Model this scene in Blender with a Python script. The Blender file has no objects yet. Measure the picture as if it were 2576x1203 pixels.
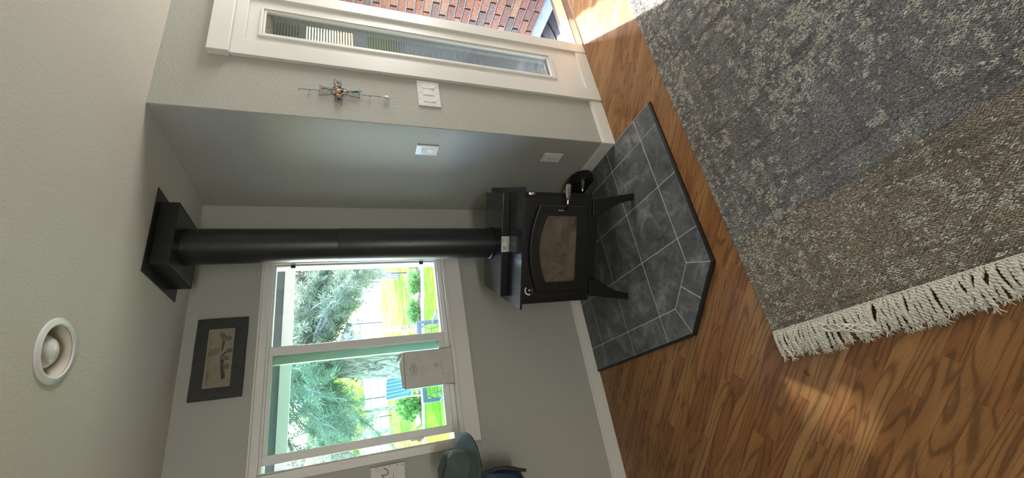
import bpy, math, random
import numpy as np
from mathutils import Matrix, Vector
random.seed(7); np.random.seed(7)
scene = bpy.context.scene
COL = scene.collection
R_ = math.radians

# ------------------------------------------------------------------ camera
CAM = Vector((-1.5776, -2.6619, 1.6234))
RIGHT = Vector((0.89322723, -0.44951483, -0.00902973))
DOWN = Vector((-0.17167864, -0.32244174, -0.93089085))
FWD = Vector((0.41553768, 0.83304726, -0.36518584))
cd = bpy.data.cameras.new('camera'); cam = bpy.data.objects.new('camera', cd); COL.objects.link(cam)
cd.sensor_fit = 'HORIZONTAL'; cd.sensor_width = 36.0; cd.lens = 1058.654 / 2576 * 36.0
cd.clip_start = 0.05; cd.clip_end = 300
# the photograph was taken with the phone held upright and stored on its side: image right is down
m = Matrix.Identity(4)
for i in range(3):
    m[i][0] = DOWN[i]; m[i][1] = RIGHT[i]; m[i][2] = -FWD[i]; m[i][3] = CAM[i]
cam.matrix_world = m
scene.camera = cam

# ------------------------------------------------------------------ light and exposure
vs = scene.view_settings
scene.display_settings.display_device = 'sRGB'
vs.view_transform = 'Standard'; vs.look = 'None'; vs.gamma = 1.0; vs.use_curve_mapping = False
vs.exposure = 0.60
SUN_EL = R_(32.0); SUN_AZ = math.atan2(0.72, 1.0)          # azimuth from +Y towards +X
world = bpy.data.worlds.new('sky'); scene.world = world; world.use_nodes = True
wn = world.node_tree.nodes; wl = world.node_tree.links
sky = wn.new('ShaderNodeTexSky'); sky.sky_type = 'NISHITA'; sky.sun_disc = False
sky.sun_elevation = SUN_EL; sky.sun_rotation = SUN_AZ; sky.air_density = 1.0; sky.dust_density = 0.6
wl.new(sky.outputs[0], wn['Background'].inputs[0]); wn['Background'].inputs[1].default_value = 4.8
sd = bpy.data.lights.new('sun', 'SUN'); sun = bpy.data.objects.new('sun', sd); COL.objects.link(sun)
sd.energy = 21.0; sd.angle = R_(1.0); sd.color = (1.0, 0.93, 0.82)
sdir = Vector((math.sin(SUN_AZ) * math.cos(SUN_EL), math.cos(SUN_AZ) * math.cos(SUN_EL), math.sin(SUN_EL)))
sun.rotation_euler = sdir.to_track_quat('Z', 'Y').to_euler()
def area(name, loc, target, sx, sy, power, color):
    l = bpy.data.lights.new(name, 'AREA'); o = bpy.data.objects.new(name, l); COL.objects.link(o)
    l.shape = 'RECTANGLE'; l.size = sx; l.size_y = sy; l.energy = power; l.color = color
    o.location = loc; o.rotation_euler = (Vector(loc) - Vector(target)).to_track_quat('Z', 'Y').to_euler()
    return o
# added area fills at the solid unseen walls, standing in for window daylight
area('fill_south', (-2.9, -6.18, 1.45), (-2.4, -3.2, 4.2), 2.0, 1.3, 120, (1.0, 0.985, 0.95))
area('fill_east', (3.27, -1.75, 1.45), (0.4, -2.0, 3.3), 1.25, 1.3, 150, (1.0, 0.98, 0.93))
# sky portals at the alcove window, the sidelight and the open front door
for nm, lc, sx, sy in (('portal_window', (-0.97, 0.17, 1.53), 1.20, 1.08), ('portal_door', (1.345, -.72, 1.05), .92, 2.1), ('portal_sidelight', (.616, -.73, 1.17), .2, 1.72)):
    area(nm, lc, (lc[0], -9, lc[2]), sx, sy, 1, (1, 1, 1)).data.cycles.is_portal = True

# ------------------------------------------------------------------ helpers
def srgb(r, g, b):
    f = lambda c: (c / 255) / 12.92 if c / 255 <= 0.04045 else ((c / 255 + 0.055) / 1.055) ** 2.4
    return (f(r), f(g), f(b), 1.0)

class NT:
    def __init__(s, name):
        s.m = bpy.data.materials.new(name); s.m.use_nodes = True
        s.t = s.m.node_tree; s.n = s.t.nodes; s.l = s.t.links
        s.b = s.n['Principled BSDF']; s.out = s.n['Material Output']
    def new(s, typ, **kw):
        n = s.n.new(typ)
        for k, v in kw.items(): setattr(n, k, v)
        return n
    def link(s, a, b): s.l.new(a, b)
    def coord(s, kind='Object'):
        return s.new('ShaderNodeTexCoord').outputs[kind]
    def mapping(s, vec, scale=(1, 1, 1), loc=(0, 0, 0)):
        mp = s.new('ShaderNodeMapping'); s.link(vec, mp.inputs[0])
        mp.inputs['Scale'].default_value = scale; mp.inputs['Location'].default_value = loc
        return mp.outputs[0]
    def noise(s, vec, scale, detail=3, rough=0.5, dist=0.0):
        n = s.new('ShaderNodeTexNoise'); s.link(vec, n.inputs['Vector'])
        n.inputs['Scale'].default_value = scale; n.inputs['Detail'].default_value = detail
        n.inputs['Roughness'].default_value = rough; n.inputs['Distortion'].default_value = dist
        return n.outputs['Fac']
    def ramp(s, fac, stops):
        r = s.new('ShaderNodeValToRGB'); s.link(fac, r.inputs[0]); e = r.color_ramp.elements
        while len(e) < len(stops): e.new(0.5)
        for el, (p, c) in zip(e, stops):
            el.position = p; el.color = c if len(c) == 4 else (*c, 1)
        return r.outputs[0]
    def mix(s, fac, a, b, blend='MIX'):
        x = s.new('ShaderNodeMix'); x.data_type = 'RGBA'; x.blend_type = blend
        for inp, v in ((x.inputs[0], fac), (x.inputs[6], a), (x.inputs[7], b)):
            if hasattr(v, 'is_output'): s.link(v, inp)
            else: inp.default_value = v
        return x.outputs[2]
    def math(s, op, a, b=0.0):
        x = s.new('ShaderNodeMath'); x.operation = op
        for inp, v in ((x.inputs[0], a), (x.inputs[1], b)):
            if hasattr(v, 'is_output'): s.link(v, inp)
            else: inp.default_value = v
        return x.outputs[0]
    def bump(s, h, strength, dist=0.002):
        b = s.new('ShaderNodeBump'); s.link(h, b.inputs['Height'])
        b.inputs['Strength'].default_value = strength; b.inputs['Distance'].default_value = dist
        s.link(b.outputs[0], s.b.inputs['Normal']); return b
    def set(s, color=None, rough=None, metal=None, spec=None, **kw):
        for k, v in (('Base Color', color), ('Roughness', rough), ('Metallic', metal), ('Specular IOR Level', spec)):
            if v is None: continue
            if hasattr(v, 'is_output'): s.link(v, s.b.inputs[k])
            else: s.b.inputs[k].default_value = v
        for k, v in kw.items(): s.b.inputs[k].default_value = v
        return s.m

def plain(name, color, rough=0.5, metal=0.0, spec=0.5, var=0.06, scale=14, bump=0.0, bscale=120):
    t = NT(name); co = t.coord()
    n = t.noise(co, scale, 3)
    lo = tuple(c * (1 - var) for c in color[:3]) + (1,); hi = tuple(min(1, c * (1 + var)) for c in color[:3]) + (1,)
    t.set(t.ramp(n, [(0.3, lo), (0.7, hi)]), rough, metal, spec)
    if bump: t.bump(t.noise(co, bscale, 2), bump, 0.001)
    return t.m

def wall_mat(name, color, blob=1.0):
    t = NT(name); co = t.coord()
    n1 = t.noise(co, 95, 2, 0.5, 0.3)
    n2 = t.noise(co, 260, 2)
    sp = t.ramp(n1, [(0.53, (0, 0, 0)), (0.64, (1, 1, 1))])
    h = t.math('ADD', t.math('MULTIPLY', sp, 0.9), t.math('MULTIPLY', n2, 0.35))
    t.bump(h, 0.36 * blob, 0.004)
    big = t.noise(co, 1.3, 2)
    c = t.ramp(big, [(0.3, tuple(x * 0.97 for x in color[:3])), (0.7, color[:3])])
    return t.set(c, 0.62, spec=0.3)

MAT = {}
MAT['wall'] = wall_mat('wall_paint', (0.405, 0.41, 0.365, 1))  # toned down from the similar ceiling paint, so the colour carries the walls' shade
MAT['ceil'] = wall_mat('ceiling_paint', (0.62, 0.585, 0.52, 1), 0.42)
MAT['trim'] = plain('trim_paint', (0.70, 0.69, 0.65, 1), 0.38, var=0.02, scale=4)
MAT['vinyl'] = plain('window_vinyl', (0.74, 0.74, 0.71, 1), 0.35, var=0.02, scale=6)
MAT['black'] = plain('stove_black', (0.008, 0.009, 0.009, 1), 0.42, spec=0.34, var=0.25, scale=30, bump=0.08, bscale=400)
MAT['blacktop'] = plain('stove_top_black', (0.012, 0.014, 0.014, 1), 0.16, spec=0.55, var=0.2, scale=20, bump=0.03, bscale=300)
MAT['pipe'] = plain('pipe_black', (0.012, 0.013, 0.013, 1), 0.36, spec=0.5, var=0.3, scale=9, bump=0.04, bscale=200)
MAT['hearthtrim'] = plain('hearth_trim_black', (0.010, 0.010, 0.010, 1), 0.45, var=0.2, scale=40)
MAT['chrome'] = plain('nickel', (0.72, 0.70, 0.66, 1), 0.22, metal=1.0, var=0.04, scale=60)
MAT['darkmetal'] = plain('dark_metal', (0.03, 0.03, 0.03, 1), 0.45, metal=0.6)
MAT['bronze'] = plain('dark_wire', (0.05, 0.045, 0.04, 1), 0.4, metal=0.9)
MAT['plastic'] = plain('white_plastic', (0.78, 0.79, 0.78, 1), 0.14, var=0.01)
MAT['ivory'] = plain('ivory_plastic', (0.62, 0.55, 0.38, 1), 0.4, var=0.03)
MAT['ink'] = plain('dark_ink', (0.03, 0.03, 0.03, 1), 0.6)
MAT['paperink'] = plain('grey_ink', (0.30, 0.31, 0.28, 1), 0.7)
MAT['label'] = plain('label_silver', (0.60, 0.60, 0.57, 1), 0.4, var=0.03)
MAT['greyprint'] = plain('grey_print', (0.25, 0.25, 0.24, 1), 0.5)

def slate_tile():
    t = NT('slate_tile'); co = t.coord()
    oi = t.new('ShaderNodeObjectInfo')
    off = t.new('ShaderNodeVectorMath', operation='ADD'); t.link(co, off.inputs[0])
    sc = t.new('ShaderNodeVectorMath', operation='SCALE'); sc.inputs[0].default_value = (13.0, 7.0, 3.0); t.link(oi.outputs['Random'], sc.inputs['Scale'])
    t.link(sc.outputs[0], off.inputs[1]); v = off.outputs[0]
    a = t.noise(v, 7, 6, 0.62, 0.6); b = t.noise(v, 38, 4, 0.6, 0.2)
    c = t.ramp(a, [(0.32, (0.075, 0.083, 0.090)), (0.52, (0.125, 0.135, 0.143)), (0.70, (0.26, 0.27, 0.28))])
    d = t.ramp(b, [(0.35, (0.72, 0.72, 0.74)), (0.65, (1.12, 1.12, 1.10))])
    col = t.mix(1.0, c, d, 'MULTIPLY')
    t.bump(t.math('ADD', a, t.math('MULTIPLY', b, 0.5)), 0.25, 0.003)
    return t.set(col, t.ramp(b, [(0.3, (0.34,) * 3), (0.7, (0.52,) * 3)]), spec=0.5)
MAT['tile'] = slate_tile()
MAT['grout'] = plain('grout', (0.50, 0.51, 0.51, 1), 0.8, var=0.12, scale=60)

def oak(name, sunny=1.0):
    t = NT(name); co = t.coord()
    oi = t.new('ShaderNodeObjectInfo'); rnd = oi.outputs['Random']
    sc = t.new('ShaderNodeVectorMath', operation='SCALE'); sc.inputs[0].default_value = (17.0, 3.1, 2.3); t.link(rnd, sc.inputs['Scale'])
    off = t.new('ShaderNodeVectorMath', operation='ADD'); t.link(co, off.inputs[0]); t.link(sc.outputs[0], off.inputs[1]); v = off.outputs[0]
    # growth rings cut lengthwise: contour lines of a long, slowly varying height field -> cathedral grain
    lv = t.mapping(v, (1.0, 10.0, 4.0))
    fld = t.noise(lv, 1.0, 1.0, 0.45, 0.25)
    wob = t.noise(t.mapping(v, (26, 160, 60)), 1.0, 2, 0.5)
    ph = t.math('ADD', t.math('MULTIPLY', fld, 78.0), t.math('MULTIPLY', wob, 1.3))
    s = t.math('SINE', ph)
    ring = t.ramp(t.math('ADD', t.math('MULTIPLY', s, 0.5), 0.5), [(0.0, (0, 0, 0)), (0.62, (0.10,) * 3), (0.86, (0.55,) * 3), (1.0, (1, 1, 1))])
    pores = t.noise(t.mapping(v, (14, 420, 100)), 1.0, 2, 0.6)
    pore = t.ramp(pores, [(0.50, (0, 0, 0)), (0.72, (1, 1, 1))])
    tone = t.ramp(rnd, [(0.0, (0.295, 0.135, 0.048)), (0.22, (0.33, 0.160, 0.058)), (0.45, (0.275, 0.120, 0.042)),
                        (0.62, (0.35, 0.178, 0.066)), (0.80, (0.258, 0.112, 0.040)), (0.93, (0.37, 0.200, 0.078))])
    tone.node.color_ramp.interpolation = 'CONSTANT'
    soft = t.noise(t.mapping(v, (2.2, 22, 8)), 1.0, 3)
    tone = t.mix(0.5, tone, t.ramp(soft, [(0.3, (0.72,) * 3), (0.7, (1.22,) * 3)]), 'MULTIPLY')
    c = t.mix(t.math('MULTIPLY', ring, 0.62), tone, (0.085, 0.036, 0.014, 1))
    c = t.mix(t.math('MULTIPLY', pore, 0.42), c, (0.06, 0.026, 0.010, 1))
    t.bump(t.math('ADD', ring, pore), 0.05, 0.001)
    return t.set(c, t.ramp(soft, [(0.2, (0.30,) * 3), (0.8, (0.40,) * 3)]), spec=0.45)
MAT['oak'] = oak('oak_plank')
MAT['floor_dark'] = plain('floor_gap', (0.06, 0.03, 0.014, 1), 0.7)
MAT['oak_trim'] = plain('oak_threshold', (0.16, 0.07, 0.03, 1), 0.4, var=0.2, scale=40)

def yarn(name, attr=True, color=(0.5, 0.48, 0.42, 1)):
    t = NT(name); co = t.coord()
    if attr:
        a = t.new('ShaderNodeAttribute'); a.attribute_name = 'Col'; c = a.outputs['Color']
    else:
        c = t.ramp(t.noise(co, 90, 3), [(0.3, tuple(x * 0.72 for x in color[:3])), (0.7, color[:3])])
    n = t.noise(co, 900, 2)
    c2 = t.mix(1.0, c, t.ramp(n, [(0.3, (0.8,) * 3), (0.7, (1.12,) * 3)]), 'MULTIPLY')
    t.bump(n, 0.3, 0.001)
    return t.set(c2, 0.9, spec=0.1)
MAT['yarn'] = yarn('rug_yarn')
MAT['rugbase'] = yarn('rug_backing', False, (0.19, 0.175, 0.16, 1))
MAT['fringe'] = yarn('fringe_yarn', False, (0.82, 0.79, 0.70, 1))

def glass(name, tint, refl=0.06, haze=0.0, hazecol=(0.8, 0.85, 0.8, 1)):
    t = NT(name)
    tr = t.new('ShaderNodeBsdfTransparent'); tr.inputs[0].default_value = tint
    gl = t.new('ShaderNodeBsdfGlossy'); gl.inputs['Roughness'].default_value = 0.02
    fr = t.new('ShaderNodeFresnel'); fr.inputs[0].default_value = 1.45
    mx = t.new('ShaderNodeMixShader'); t.link(t.math('MULTIPLY', fr.outputs[0], refl / 0.04), mx.inputs[0])
    t.link(tr.outputs[0], mx.inputs[1]); t.link(gl.outputs[0], mx.inputs[2]); sh = mx.outputs[0]
    if haze:
        df = t.new('ShaderNodeBsdfDiffuse'); df.inputs[0].default_value = hazecol
        co = t.coord(); n = t.noise(co, 9, 4, 0.6, 0.8)
        m2 = t.new('ShaderNodeMixShader')
        t.link(t.ramp(n, [(0.3, (haze * 0.55,) * 3), (0.7, (min(1, haze * 1.3),) * 3)]), m2.inputs[0])
        t.link(sh, m2.inputs[1]); t.link(df.outputs[0], m2.inputs[2]); sh = m2.outputs[0]
    t.link(sh, t.out.inputs[0])
    return t.m
MAT['glass'] = glass('clear_glass', (0.97, 0.98, 0.98, 1), 0.035)
MAT['glass_green'] = glass('green_glass', (0.76, 0.90, 0.82, 1), 0.04)
MAT['stove_glass'] = glass('sooty_glass', (0.60, 0.50, 0.40, 1), 0.05, 0.62, (0.20, 0.165, 0.125, 1))

# ------------------------------------------------------------------ mesh builder
class MB:
    def __init__(s): s.v = []; s.f = []
    def add(s, vs_, fs, M=None):
        o = len(s.v)
        s.v += [tuple((M @ Vector(p)) if M is not None else p) for p in vs_]
        s.f += [tuple(i + o for i in f) for f in fs]; return s
    def box(s, x0, x1, y0, y1, z0, z1, M=None):
        x0, x1 = min(x0, x1), max(x0, x1); y0, y1 = min(y0, y1), max(y0, y1); z0, z1 = min(z0, z1), max(z0, z1)
        return s.add([(x0, y0, z0), (x1, y0, z0), (x1, y1, z0), (x0, y1, z0), (x0, y0, z1), (x1, y0, z1), (x1, y1, z1), (x0, y1, z1)],
              [(0, 3, 2, 1), (4, 5, 6, 7), (0, 1, 5, 4), (1, 2, 6, 5), (2, 3, 7, 6), (3, 0, 4, 7)], M)
    def prism(s, poly, lo, hi, axis='Z', M=None):
        n = len(poly)
        def P(a, b, c): return {'Z': (a, b, c), 'Y': (a, c, b), 'X': (c, a, b)}[axis]
        vs_ = [P(a, b, lo) for a, b in poly] + [P(a, b, hi) for a, b in poly]
        fs = [tuple(range(n))[::-1], tuple(range(n, 2 * n))] + [(i, (i + 1) % n, n + (i + 1) % n, n + i) for i in range(n)]
        return s.add(vs_, fs, M)
    def ring(s, outer, inner, lo, hi, axis='Y', M=None):
        n = len(outer)
        def P(a, b, c): return {'Z': (a, b, c), 'Y': (a, c, b), 'X': (c, a, b)}[axis]
        vs_ = []
        for c in (lo, hi):
            vs_ += [P(a, b, c) for a, b in outer] + [P(a, b, c) for a, b in inner]
        fs = []
        for i in range(n):
            j = (i + 1) % n
            fs += [(i, n + i, n + j, j), (2 * n + i, 2 * n + j, 3 * n + j, 3 * n + i), (i, j, 2 * n + j, 2 * n + i), (n + i, 3 * n + i, 3 * n + j, n + j)]
        return s.add(vs_, fs, M)
    def tube(s, path, r, n=8, M=None, cap=True):
        path = [Vector(p) for p in path]; k = len(path)
        rs = r if isinstance(r, (list, tuple)) else [r] * k
        vs_ = []; up = Vector((0, 0, 1)); prev = None
        for i, p in enumerate(path):
            d = (path[min(i + 1, k - 1)] - path[max(i - 1, 0)])
            d = d.normalized() if d.length > 1e-9 else Vector((0, 0, 1))
            if prev is None:
                a = d.cross(up if abs(d.z) < 0.9 else Vector((1, 0, 0))).normalized()
            else:
                a = (prev - d * prev.dot(d))
                a = a.normalized() if a.length > 1e-6 else d.cross(up).normalized()
            b = d.cross(a); prev = a
            for j in range(n):
                t = 2 * math.pi * j / n
                vs_.append(tuple(p + (a * math.cos(t) + b * math.sin(t)) * rs[i]))
        fs = []
        for i in range(k - 1):
            for j in range(n):
                fs.append((i * n + j, i * n + (j + 1) % n, (i + 1) * n + (j + 1) % n, (i + 1) * n + j))
        if cap: fs += [tuple(range(n))[::-1], tuple(range((k - 1) * n, k * n))]
        return s.add(vs_, fs, M)
    def lathe(s, prof, n=32, M=None, cap=False):
        vs_ = []; fs = []; k = len(prof)
        for r, z in prof:
            for j in range(n):
                t = 2 * math.pi * j / n
                vs_.append((r * math.cos(t), r * math.sin(t), z))
        for i in range(k - 1):
            for j in range(n):
                fs.append((i * n + j, i * n + (j + 1) % n, (i + 1) * n + (j + 1) % n, (i + 1) * n + j))
        if cap and prof[0][0] > 1e-6: fs.append(tuple(range(n))[::-1])
        if cap and prof[-1][0] > 1e-6: fs.append(tuple(range((k - 1) * n, k * n)))
        return s.add(vs_, fs, M)
    def ball(s, c, r, n=12, k=8, sc=(1, 1, 1)):
        prof = [(max(1e-7, r * math.sin(math.pi * i / k)), -r * math.cos(math.pi * i / k)) for i in range(k + 1)]
        return s.lathe(prof, n, Matrix.Translation(c) @ Matrix.Diagonal((*sc, 1)))
    def mesh(s, name):
        me = bpy.data.meshes.new(name); me.from_pydata(s.v, [], s.f); me.validate(); me.update(); return me
    def build(s, name, mat, parent=None, smooth=False, bevel=0.0, seg=2, auto=None):
        me = s.mesh(name); return link(name, me, mat, parent, smooth, bevel, seg)

def link(name, me, mat, parent=None, smooth=False, bevel=0.0, seg=2):
    if mat is not None and not me.materials: me.materials.append(MAT[mat] if isinstance(mat, str) else mat)
    o = bpy.data.objects.new(name, me); COL.objects.link(o)
    if parent is not None: o.parent = parent
    if smooth:
        me.polygons.foreach_set('use_smooth', [True] * len(me.polygons))
        try: me.set_sharp_from_angle(angle=R_(38))
        except Exception: pass
    if bevel:
        b = o.modifiers.new('edge', 'BEVEL'); b.width = bevel; b.segments = seg; b.limit_method = 'ANGLE'; b.angle_limit = R_(35)
        b.harden_normals = False
    return o
def tag(o, label=None, cat=None, group=None, kind=None):
    if label: o['label'] = label
    if cat: o['category'] = cat
    if group: o['group'] = group
    if kind: o['kind'] = kind
    return o
def struct(o, label=None): return tag(o, label, None, None, 'structure')
def empty(name, loc=(0, 0, 0), rz=0.0):
    o = bpy.data.objects.new(name, None); COL.objects.link(o); o.location = loc; o.rotation_euler = (0, 0, rz); o.empty_display_size = 0.1
    return o
def text_mesh(txt, size, depth=0.0006, shear=0.0):
    cu = bpy.data.curves.new('lettering', 'FONT'); cu.body = txt; cu.size = size; cu.extrude = depth; cu.align_x = 'CENTER'; cu.align_y = 'CENTER'; cu.shear = shear
    cu.resolution_u = 3
    to = bpy.data.objects.new('lettering', cu); COL.objects.link(to)
    dg = bpy.context.evaluated_depsgraph_get(); dg.update()
    me = bpy.data.meshes.new_from_object(to.evaluated_get(dg))
    bpy.data.objects.remove(to); bpy.data.curves.remove(cu)
    return me
def xform(me, M): me.transform(M); return me

# ------------------------------------------------------------------ room shell
H = 2.44; S = 0.875
WX0, WX1, WZ0, WZ1 = -1.56, -0.385, 1.0, 2.05          # window opening
XW, XE, YS = -4.2, 3.3, -6.2
wn_ = MB()
wn_.box(XW, WX0, 0, 0.16, -0.4, H + .12); wn_.box(WX1, 0.0, 0, 0.16, -0.4, H + .12)
wn_.box(WX0, WX1, 0, 0.16, -0.4, WZ0); wn_.box(WX0, WX1, 0, 0.16, WZ1, H + .12)
struct(wn_.build('wall_north', 'wall'), 'greige textured wall with the window')
struct(MB().box(0.0, 0.14, -S + .001, 0.16, -0.4, H + .12).build('wall_alcove', 'wall', bevel=0.004), 'greige textured side wall behind the stove')
DX0, DX1 = 0.888, 1.80      # doorway
SX0, SX1, SZ0, SZ1 = 0.505, 0.727, 0.30, 2.04           # sidelight opening
we = MB()
y0, y1 = -S, -S + .14
we.box(0.002, 0.44, y0, y1, -0.4, H + .12); we.box(0.44, DX1 + .02, y0, y1, 2.12, H + .12)
we.box(0.44, DX1 + .02, y0, y1, -0.4, -0.012); we.box(DX1 + .02, XE, y0, y1, -0.4, H + .12)
struct(we.build('wall_entry', 'wall'), 'greige textured wall beside the front door')
ww = MB(); ww.box(XW - .14, XW, YS - .14, 0.16, -.4, H + .12); struct(ww.build('wall_west', 'wall'))
ws = MB(); ws.box(XW, XE, YS - .14, YS, -.4, H + .12); struct(ws.build('wall_south', 'wall'))
wq = MB(); wq.box(XE, XE + .14, YS - .14, -S + .14, -.4, H + .12); struct(wq.build('wall_east', 'wall'))

# ceiling with the hole of the recessed lamp
LX, LY, LR = -1.118, -1.018, 0.080
c = MB(); q = 0.14
for a0, a1, b0, b1 in ((XW, LX - q, YS, .16), (LX + q, XE, YS, .16), (LX - q, LX + q, YS, LY - q), (LX - q, LX + q, LY + q, .16)):
    c.add([(a0, b0, H), (a1, b0, H), (a1, b1, H), (a0, b1, H)], [(0, 3, 2, 1)])
n = 48; vs2 = []
for j in range(n):
    t = 2 * math.pi * j / n; cx, sy = math.cos(t), math.sin(t); k = q / max(abs(cx), abs(sy))
    vs2 += [(LX + LR * cx, LY + LR * sy, H), (LX + k * cx, LY + k * sy, H)]
c.add(vs2, [(2 * j, 2 * ((j + 1) % n), 2 * ((j + 1) % n) + 1, 2 * j + 1)[::-1] for j in range(n)])
for sx in (-1, 1):
    for sy in (-1, 1): pass
struct(c.build('ceiling', 'ceil'), 'greige textured ceiling')
struct(MB().box(XW - .14, XE + .14, YS - .14, .16, H + .13, H + .2).build('trim_roof_deck', 'trim'))

# baseboards
BB = 0.095
def bboard(name, M, L):
    b = MB(); b.box(0, L, -0.014, 0, 0.0, BB - .012, M); b.box(0, L, -0.008, 0, BB - .012, BB, M)
    return struct(b.build(name, 'trim', bevel=0.0015))
bboard('baseboard_north', Matrix.Translation((XW, 0, 0)), -XW - 0.0005)
bboard('baseboard_alcove', Matrix.Translation((0, -.0145, 0)) @ Matrix.Rotation(R_(-90), 4, 'Z'), S - .0145 + .013)
bboard('baseboard_entry', Matrix.Translation((-.0132, -S, 0)), 0.345 + .0132)

# ------------------------------------------------------------------ floor of oak strips laid on the diagonal
flo = struct(MB().box(XW, XE, YS, -S - .0005, -0.06, -0.010).box(XW, -0.0005, -S - .0005, 0, -0.06, -0.010).build('floor', 'floor_dark'), 'oak strip floor laid diagonally')
flo.data.materials[0] = MAT['oak']
PW = 0.0545; ang = R_(135); dvec = Vector((math.cos(ang), math.sin(ang))); nvec = Vector((-dvec.y, dvec.x))
RUG = (-1.39, 2.3, -4.2, -1.40)                         # x0 x1 y0 y1
def clip(poly, a, b, cc):                               # keep a*x+b*y<=cc
    out = []
    for i in range(len(poly)):
        p, q2 = poly[i], poly[(i + 1) % len(poly)]
        dp, dq = a * p[0] + b * p[1] - cc, a * q2[0] + b * q2[1] - cc
        if dp <= 0: out.append(p)
        if dp * dq < 0:
            t = dp / (dp - dq); out.append((p[0] + (q2[0] - p[0]) * t, p[1] + (q2[1] - p[1]) * t))
    return out
def hidden(x, y):
    if RUG[0] + .03 < x and y < RUG[3] - .03: return True
    if -1.22 < x < .0 and -1.18 < y and x - y > -1.0 and -x - y < 2.05 : return True
    return False
rng = random.Random(11); count = 0
for row in range(-90, 60):
    off = row * PW; pos = -4.6 + rng.random() * .6
    while pos < 3.6:
        L = rng.choice((.30, .38, .46, .55, .66, .8)) * rng.uniform(.85, 1.15)
        a0, a1 = pos, pos + L; pos = a1
        g = 0.00025
        rect = []
        for (a, b) in ((a0 + g, off + g), (a1 - g, off + g), (a1 - g, off + PW - g), (a0 + g, off + PW - g)):
            p = dvec * a + nvec * b; rect.append((p.x, p.y))
        cx = sum(p[0] for p in rect) / 4; cy = sum(p[1] for p in rect) / 4
        if not (-2.45 < cx < 1.95 and -2.75 < cy < .3): continue
        south = clip(rect, 0, 1, -S - .0005)             # part in front of the entry wall line
        north = clip(clip(clip(rect, 0, -1, S + .0005), 0, 1, -.0005), 1, 0, -.0005)   # part in the alcove
        if cx < -.45 or not (south and north): pieces = [clip(clip(rect, 0, 1, -.0005), 1, 0, -.0005)] if cx < -.45 else [south or north]
        else: pieces = [south, north]
        for rect in pieces:
            if len(rect) < 3: continue
            samples = rect + [(cx, cy)] * 0 + [((rect[i][0] + rect[(i + 1) % len(rect)][0]) / 2, (rect[i][1] + rect[(i + 1) % len(rect)][1]) / 2) for i in range(len(rect))]
            if all(hidden(*p) for p in samples): continue
            loc = dvec * ((a0 + a1) / 2) + nvec * (off + PW / 2)
            Mi = (Matrix.Translation((loc.x, loc.y, 0)) @ Matrix.Rotation(ang, 4, 'Z')).inverted()
            pl2 = [(Mi @ Vector((p[0], p[1], 0))).to_2d()[:] for p in rect]
            area2 = sum(pl2[i][0] * pl2[(i + 1) % len(pl2)][1] - pl2[(i + 1) % len(pl2)][0] * pl2[i][1] for i in range(len(pl2)))
            if abs(area2) < 2e-4: continue
            if area2 < 0: pl2 = pl2[::-1]
            o = MB().prism(pl2, -0.010, -rng.uniform(0, .0003)).build('plank', 'oak', flo)
            o.location = (loc.x, loc.y, 0); o.rotation_euler = (0, 0, ang); count += 1
print('planks', count)

# ------------------------------------------------------------------ hearth pad
HT = 0.0155
Lx, Ly = 1.2776, 1.2542
B_, C_ = (-1.003, -Ly), (-Lx, -0.985)
bx_in, cx_in = (-0.946, -1.1078), (-1.1333, -0.925)
pad = empty('hearth_pad', (0, 0, 0)); tag(pad, 'grey slate tiled hearth pad with black edging under the wood stove', 'hearth')
e = -0.0155     # gap to the baseboards
outline = [(e, e), (-Lx, e), C_, B_, (e, -Ly)]
ed = 0.014
outer = [(e + .001, e + .001), (-Lx - ed, e + .001), (C_[0] - ed, C_[1] - ed * .5), (B_[0] - ed * .5, B_[1] - ed), (e + .001, -Ly - ed)]
MB().prism(outline[::-1], 0.0, HT - .0016).build('grout_bed', 'grout', pad)
tr = MB()
for i in range(1, 4):
    a, b2 = outline[i], outline[i + 1]; a2, b3 = outer[i], outer[i + 1]
    tr.add([(*a, 0), (*b2, 0), (*b3, 0), (*a2, 0), (*a, HT + .001), (*b2, HT + .001), (b3[0], b3[1], HT - .002), (a2[0], a2[1], HT - .002)],
           [(0, 1, 2, 3), (4, 7, 6, 5), (0, 4, 5, 1), (1, 5, 6, 2), (2, 6, 7, 3), (3, 7, 4, 0)])
tr.build('edge_trim', 'hearthtrim', pad)
xs = [-Lx, -1.1333, -0.8096, -0.4874, -0.1635, e]; ys = [-Ly, -1.1078, -0.7903, -0.4713, -0.1567, e]
def tile(poly):
    g = 0.0028
    cx = sum(p[0] for p in poly) / len(poly); cy = sum(p[1] for p in poly) / len(poly)
    area2 = sum(poly[i][0] * poly[(i + 1) % len(poly)][1] - poly[(i + 1) % len(poly)][0] * poly[i][1] for i in range(len(poly)))
    if area2 < 0: poly = poly[::-1]
    ins = poly
    for i in range(len(poly)):                          # inset every side by the half joint
        p, q2 = poly[i], poly[(i + 1) % len(poly)]; dx, dy = q2[0] - p[0], q2[1] - p[1]; l = math.hypot(dx, dy)
        nx, ny = dy / l, -dx / l
        ins = clip(ins, nx, ny, nx * p[0] + ny * p[1] - g)
    if len(ins) < 3: return
    MB().prism([(p[0] - cx, p[1] - cy) for p in ins], -0.006, 0).build('tile', 'tile', pad, bevel=.0008, seg=1).location = (cx, cy, HT - rng.uniform(0, .0004))
for i in range(1, 5):
    for j in range(1, 5):
        poly = [(xs[i], ys[j]), (xs[i + 1], ys[j]), (xs[i + 1], ys[j + 1]), (xs[i], ys[j + 1])]
        if i == 1 and j == 1: poly = [cx_in, bx_in, (xs[2], ys[1]), (xs[2], ys[2]), (xs[1], ys[2])]
        tile(poly)
for i in range(2, 5): tile([(xs[i], ys[0]), (xs[i + 1], ys[0]), (xs[i + 1], ys[1]), (xs[i], ys[1])])
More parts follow.
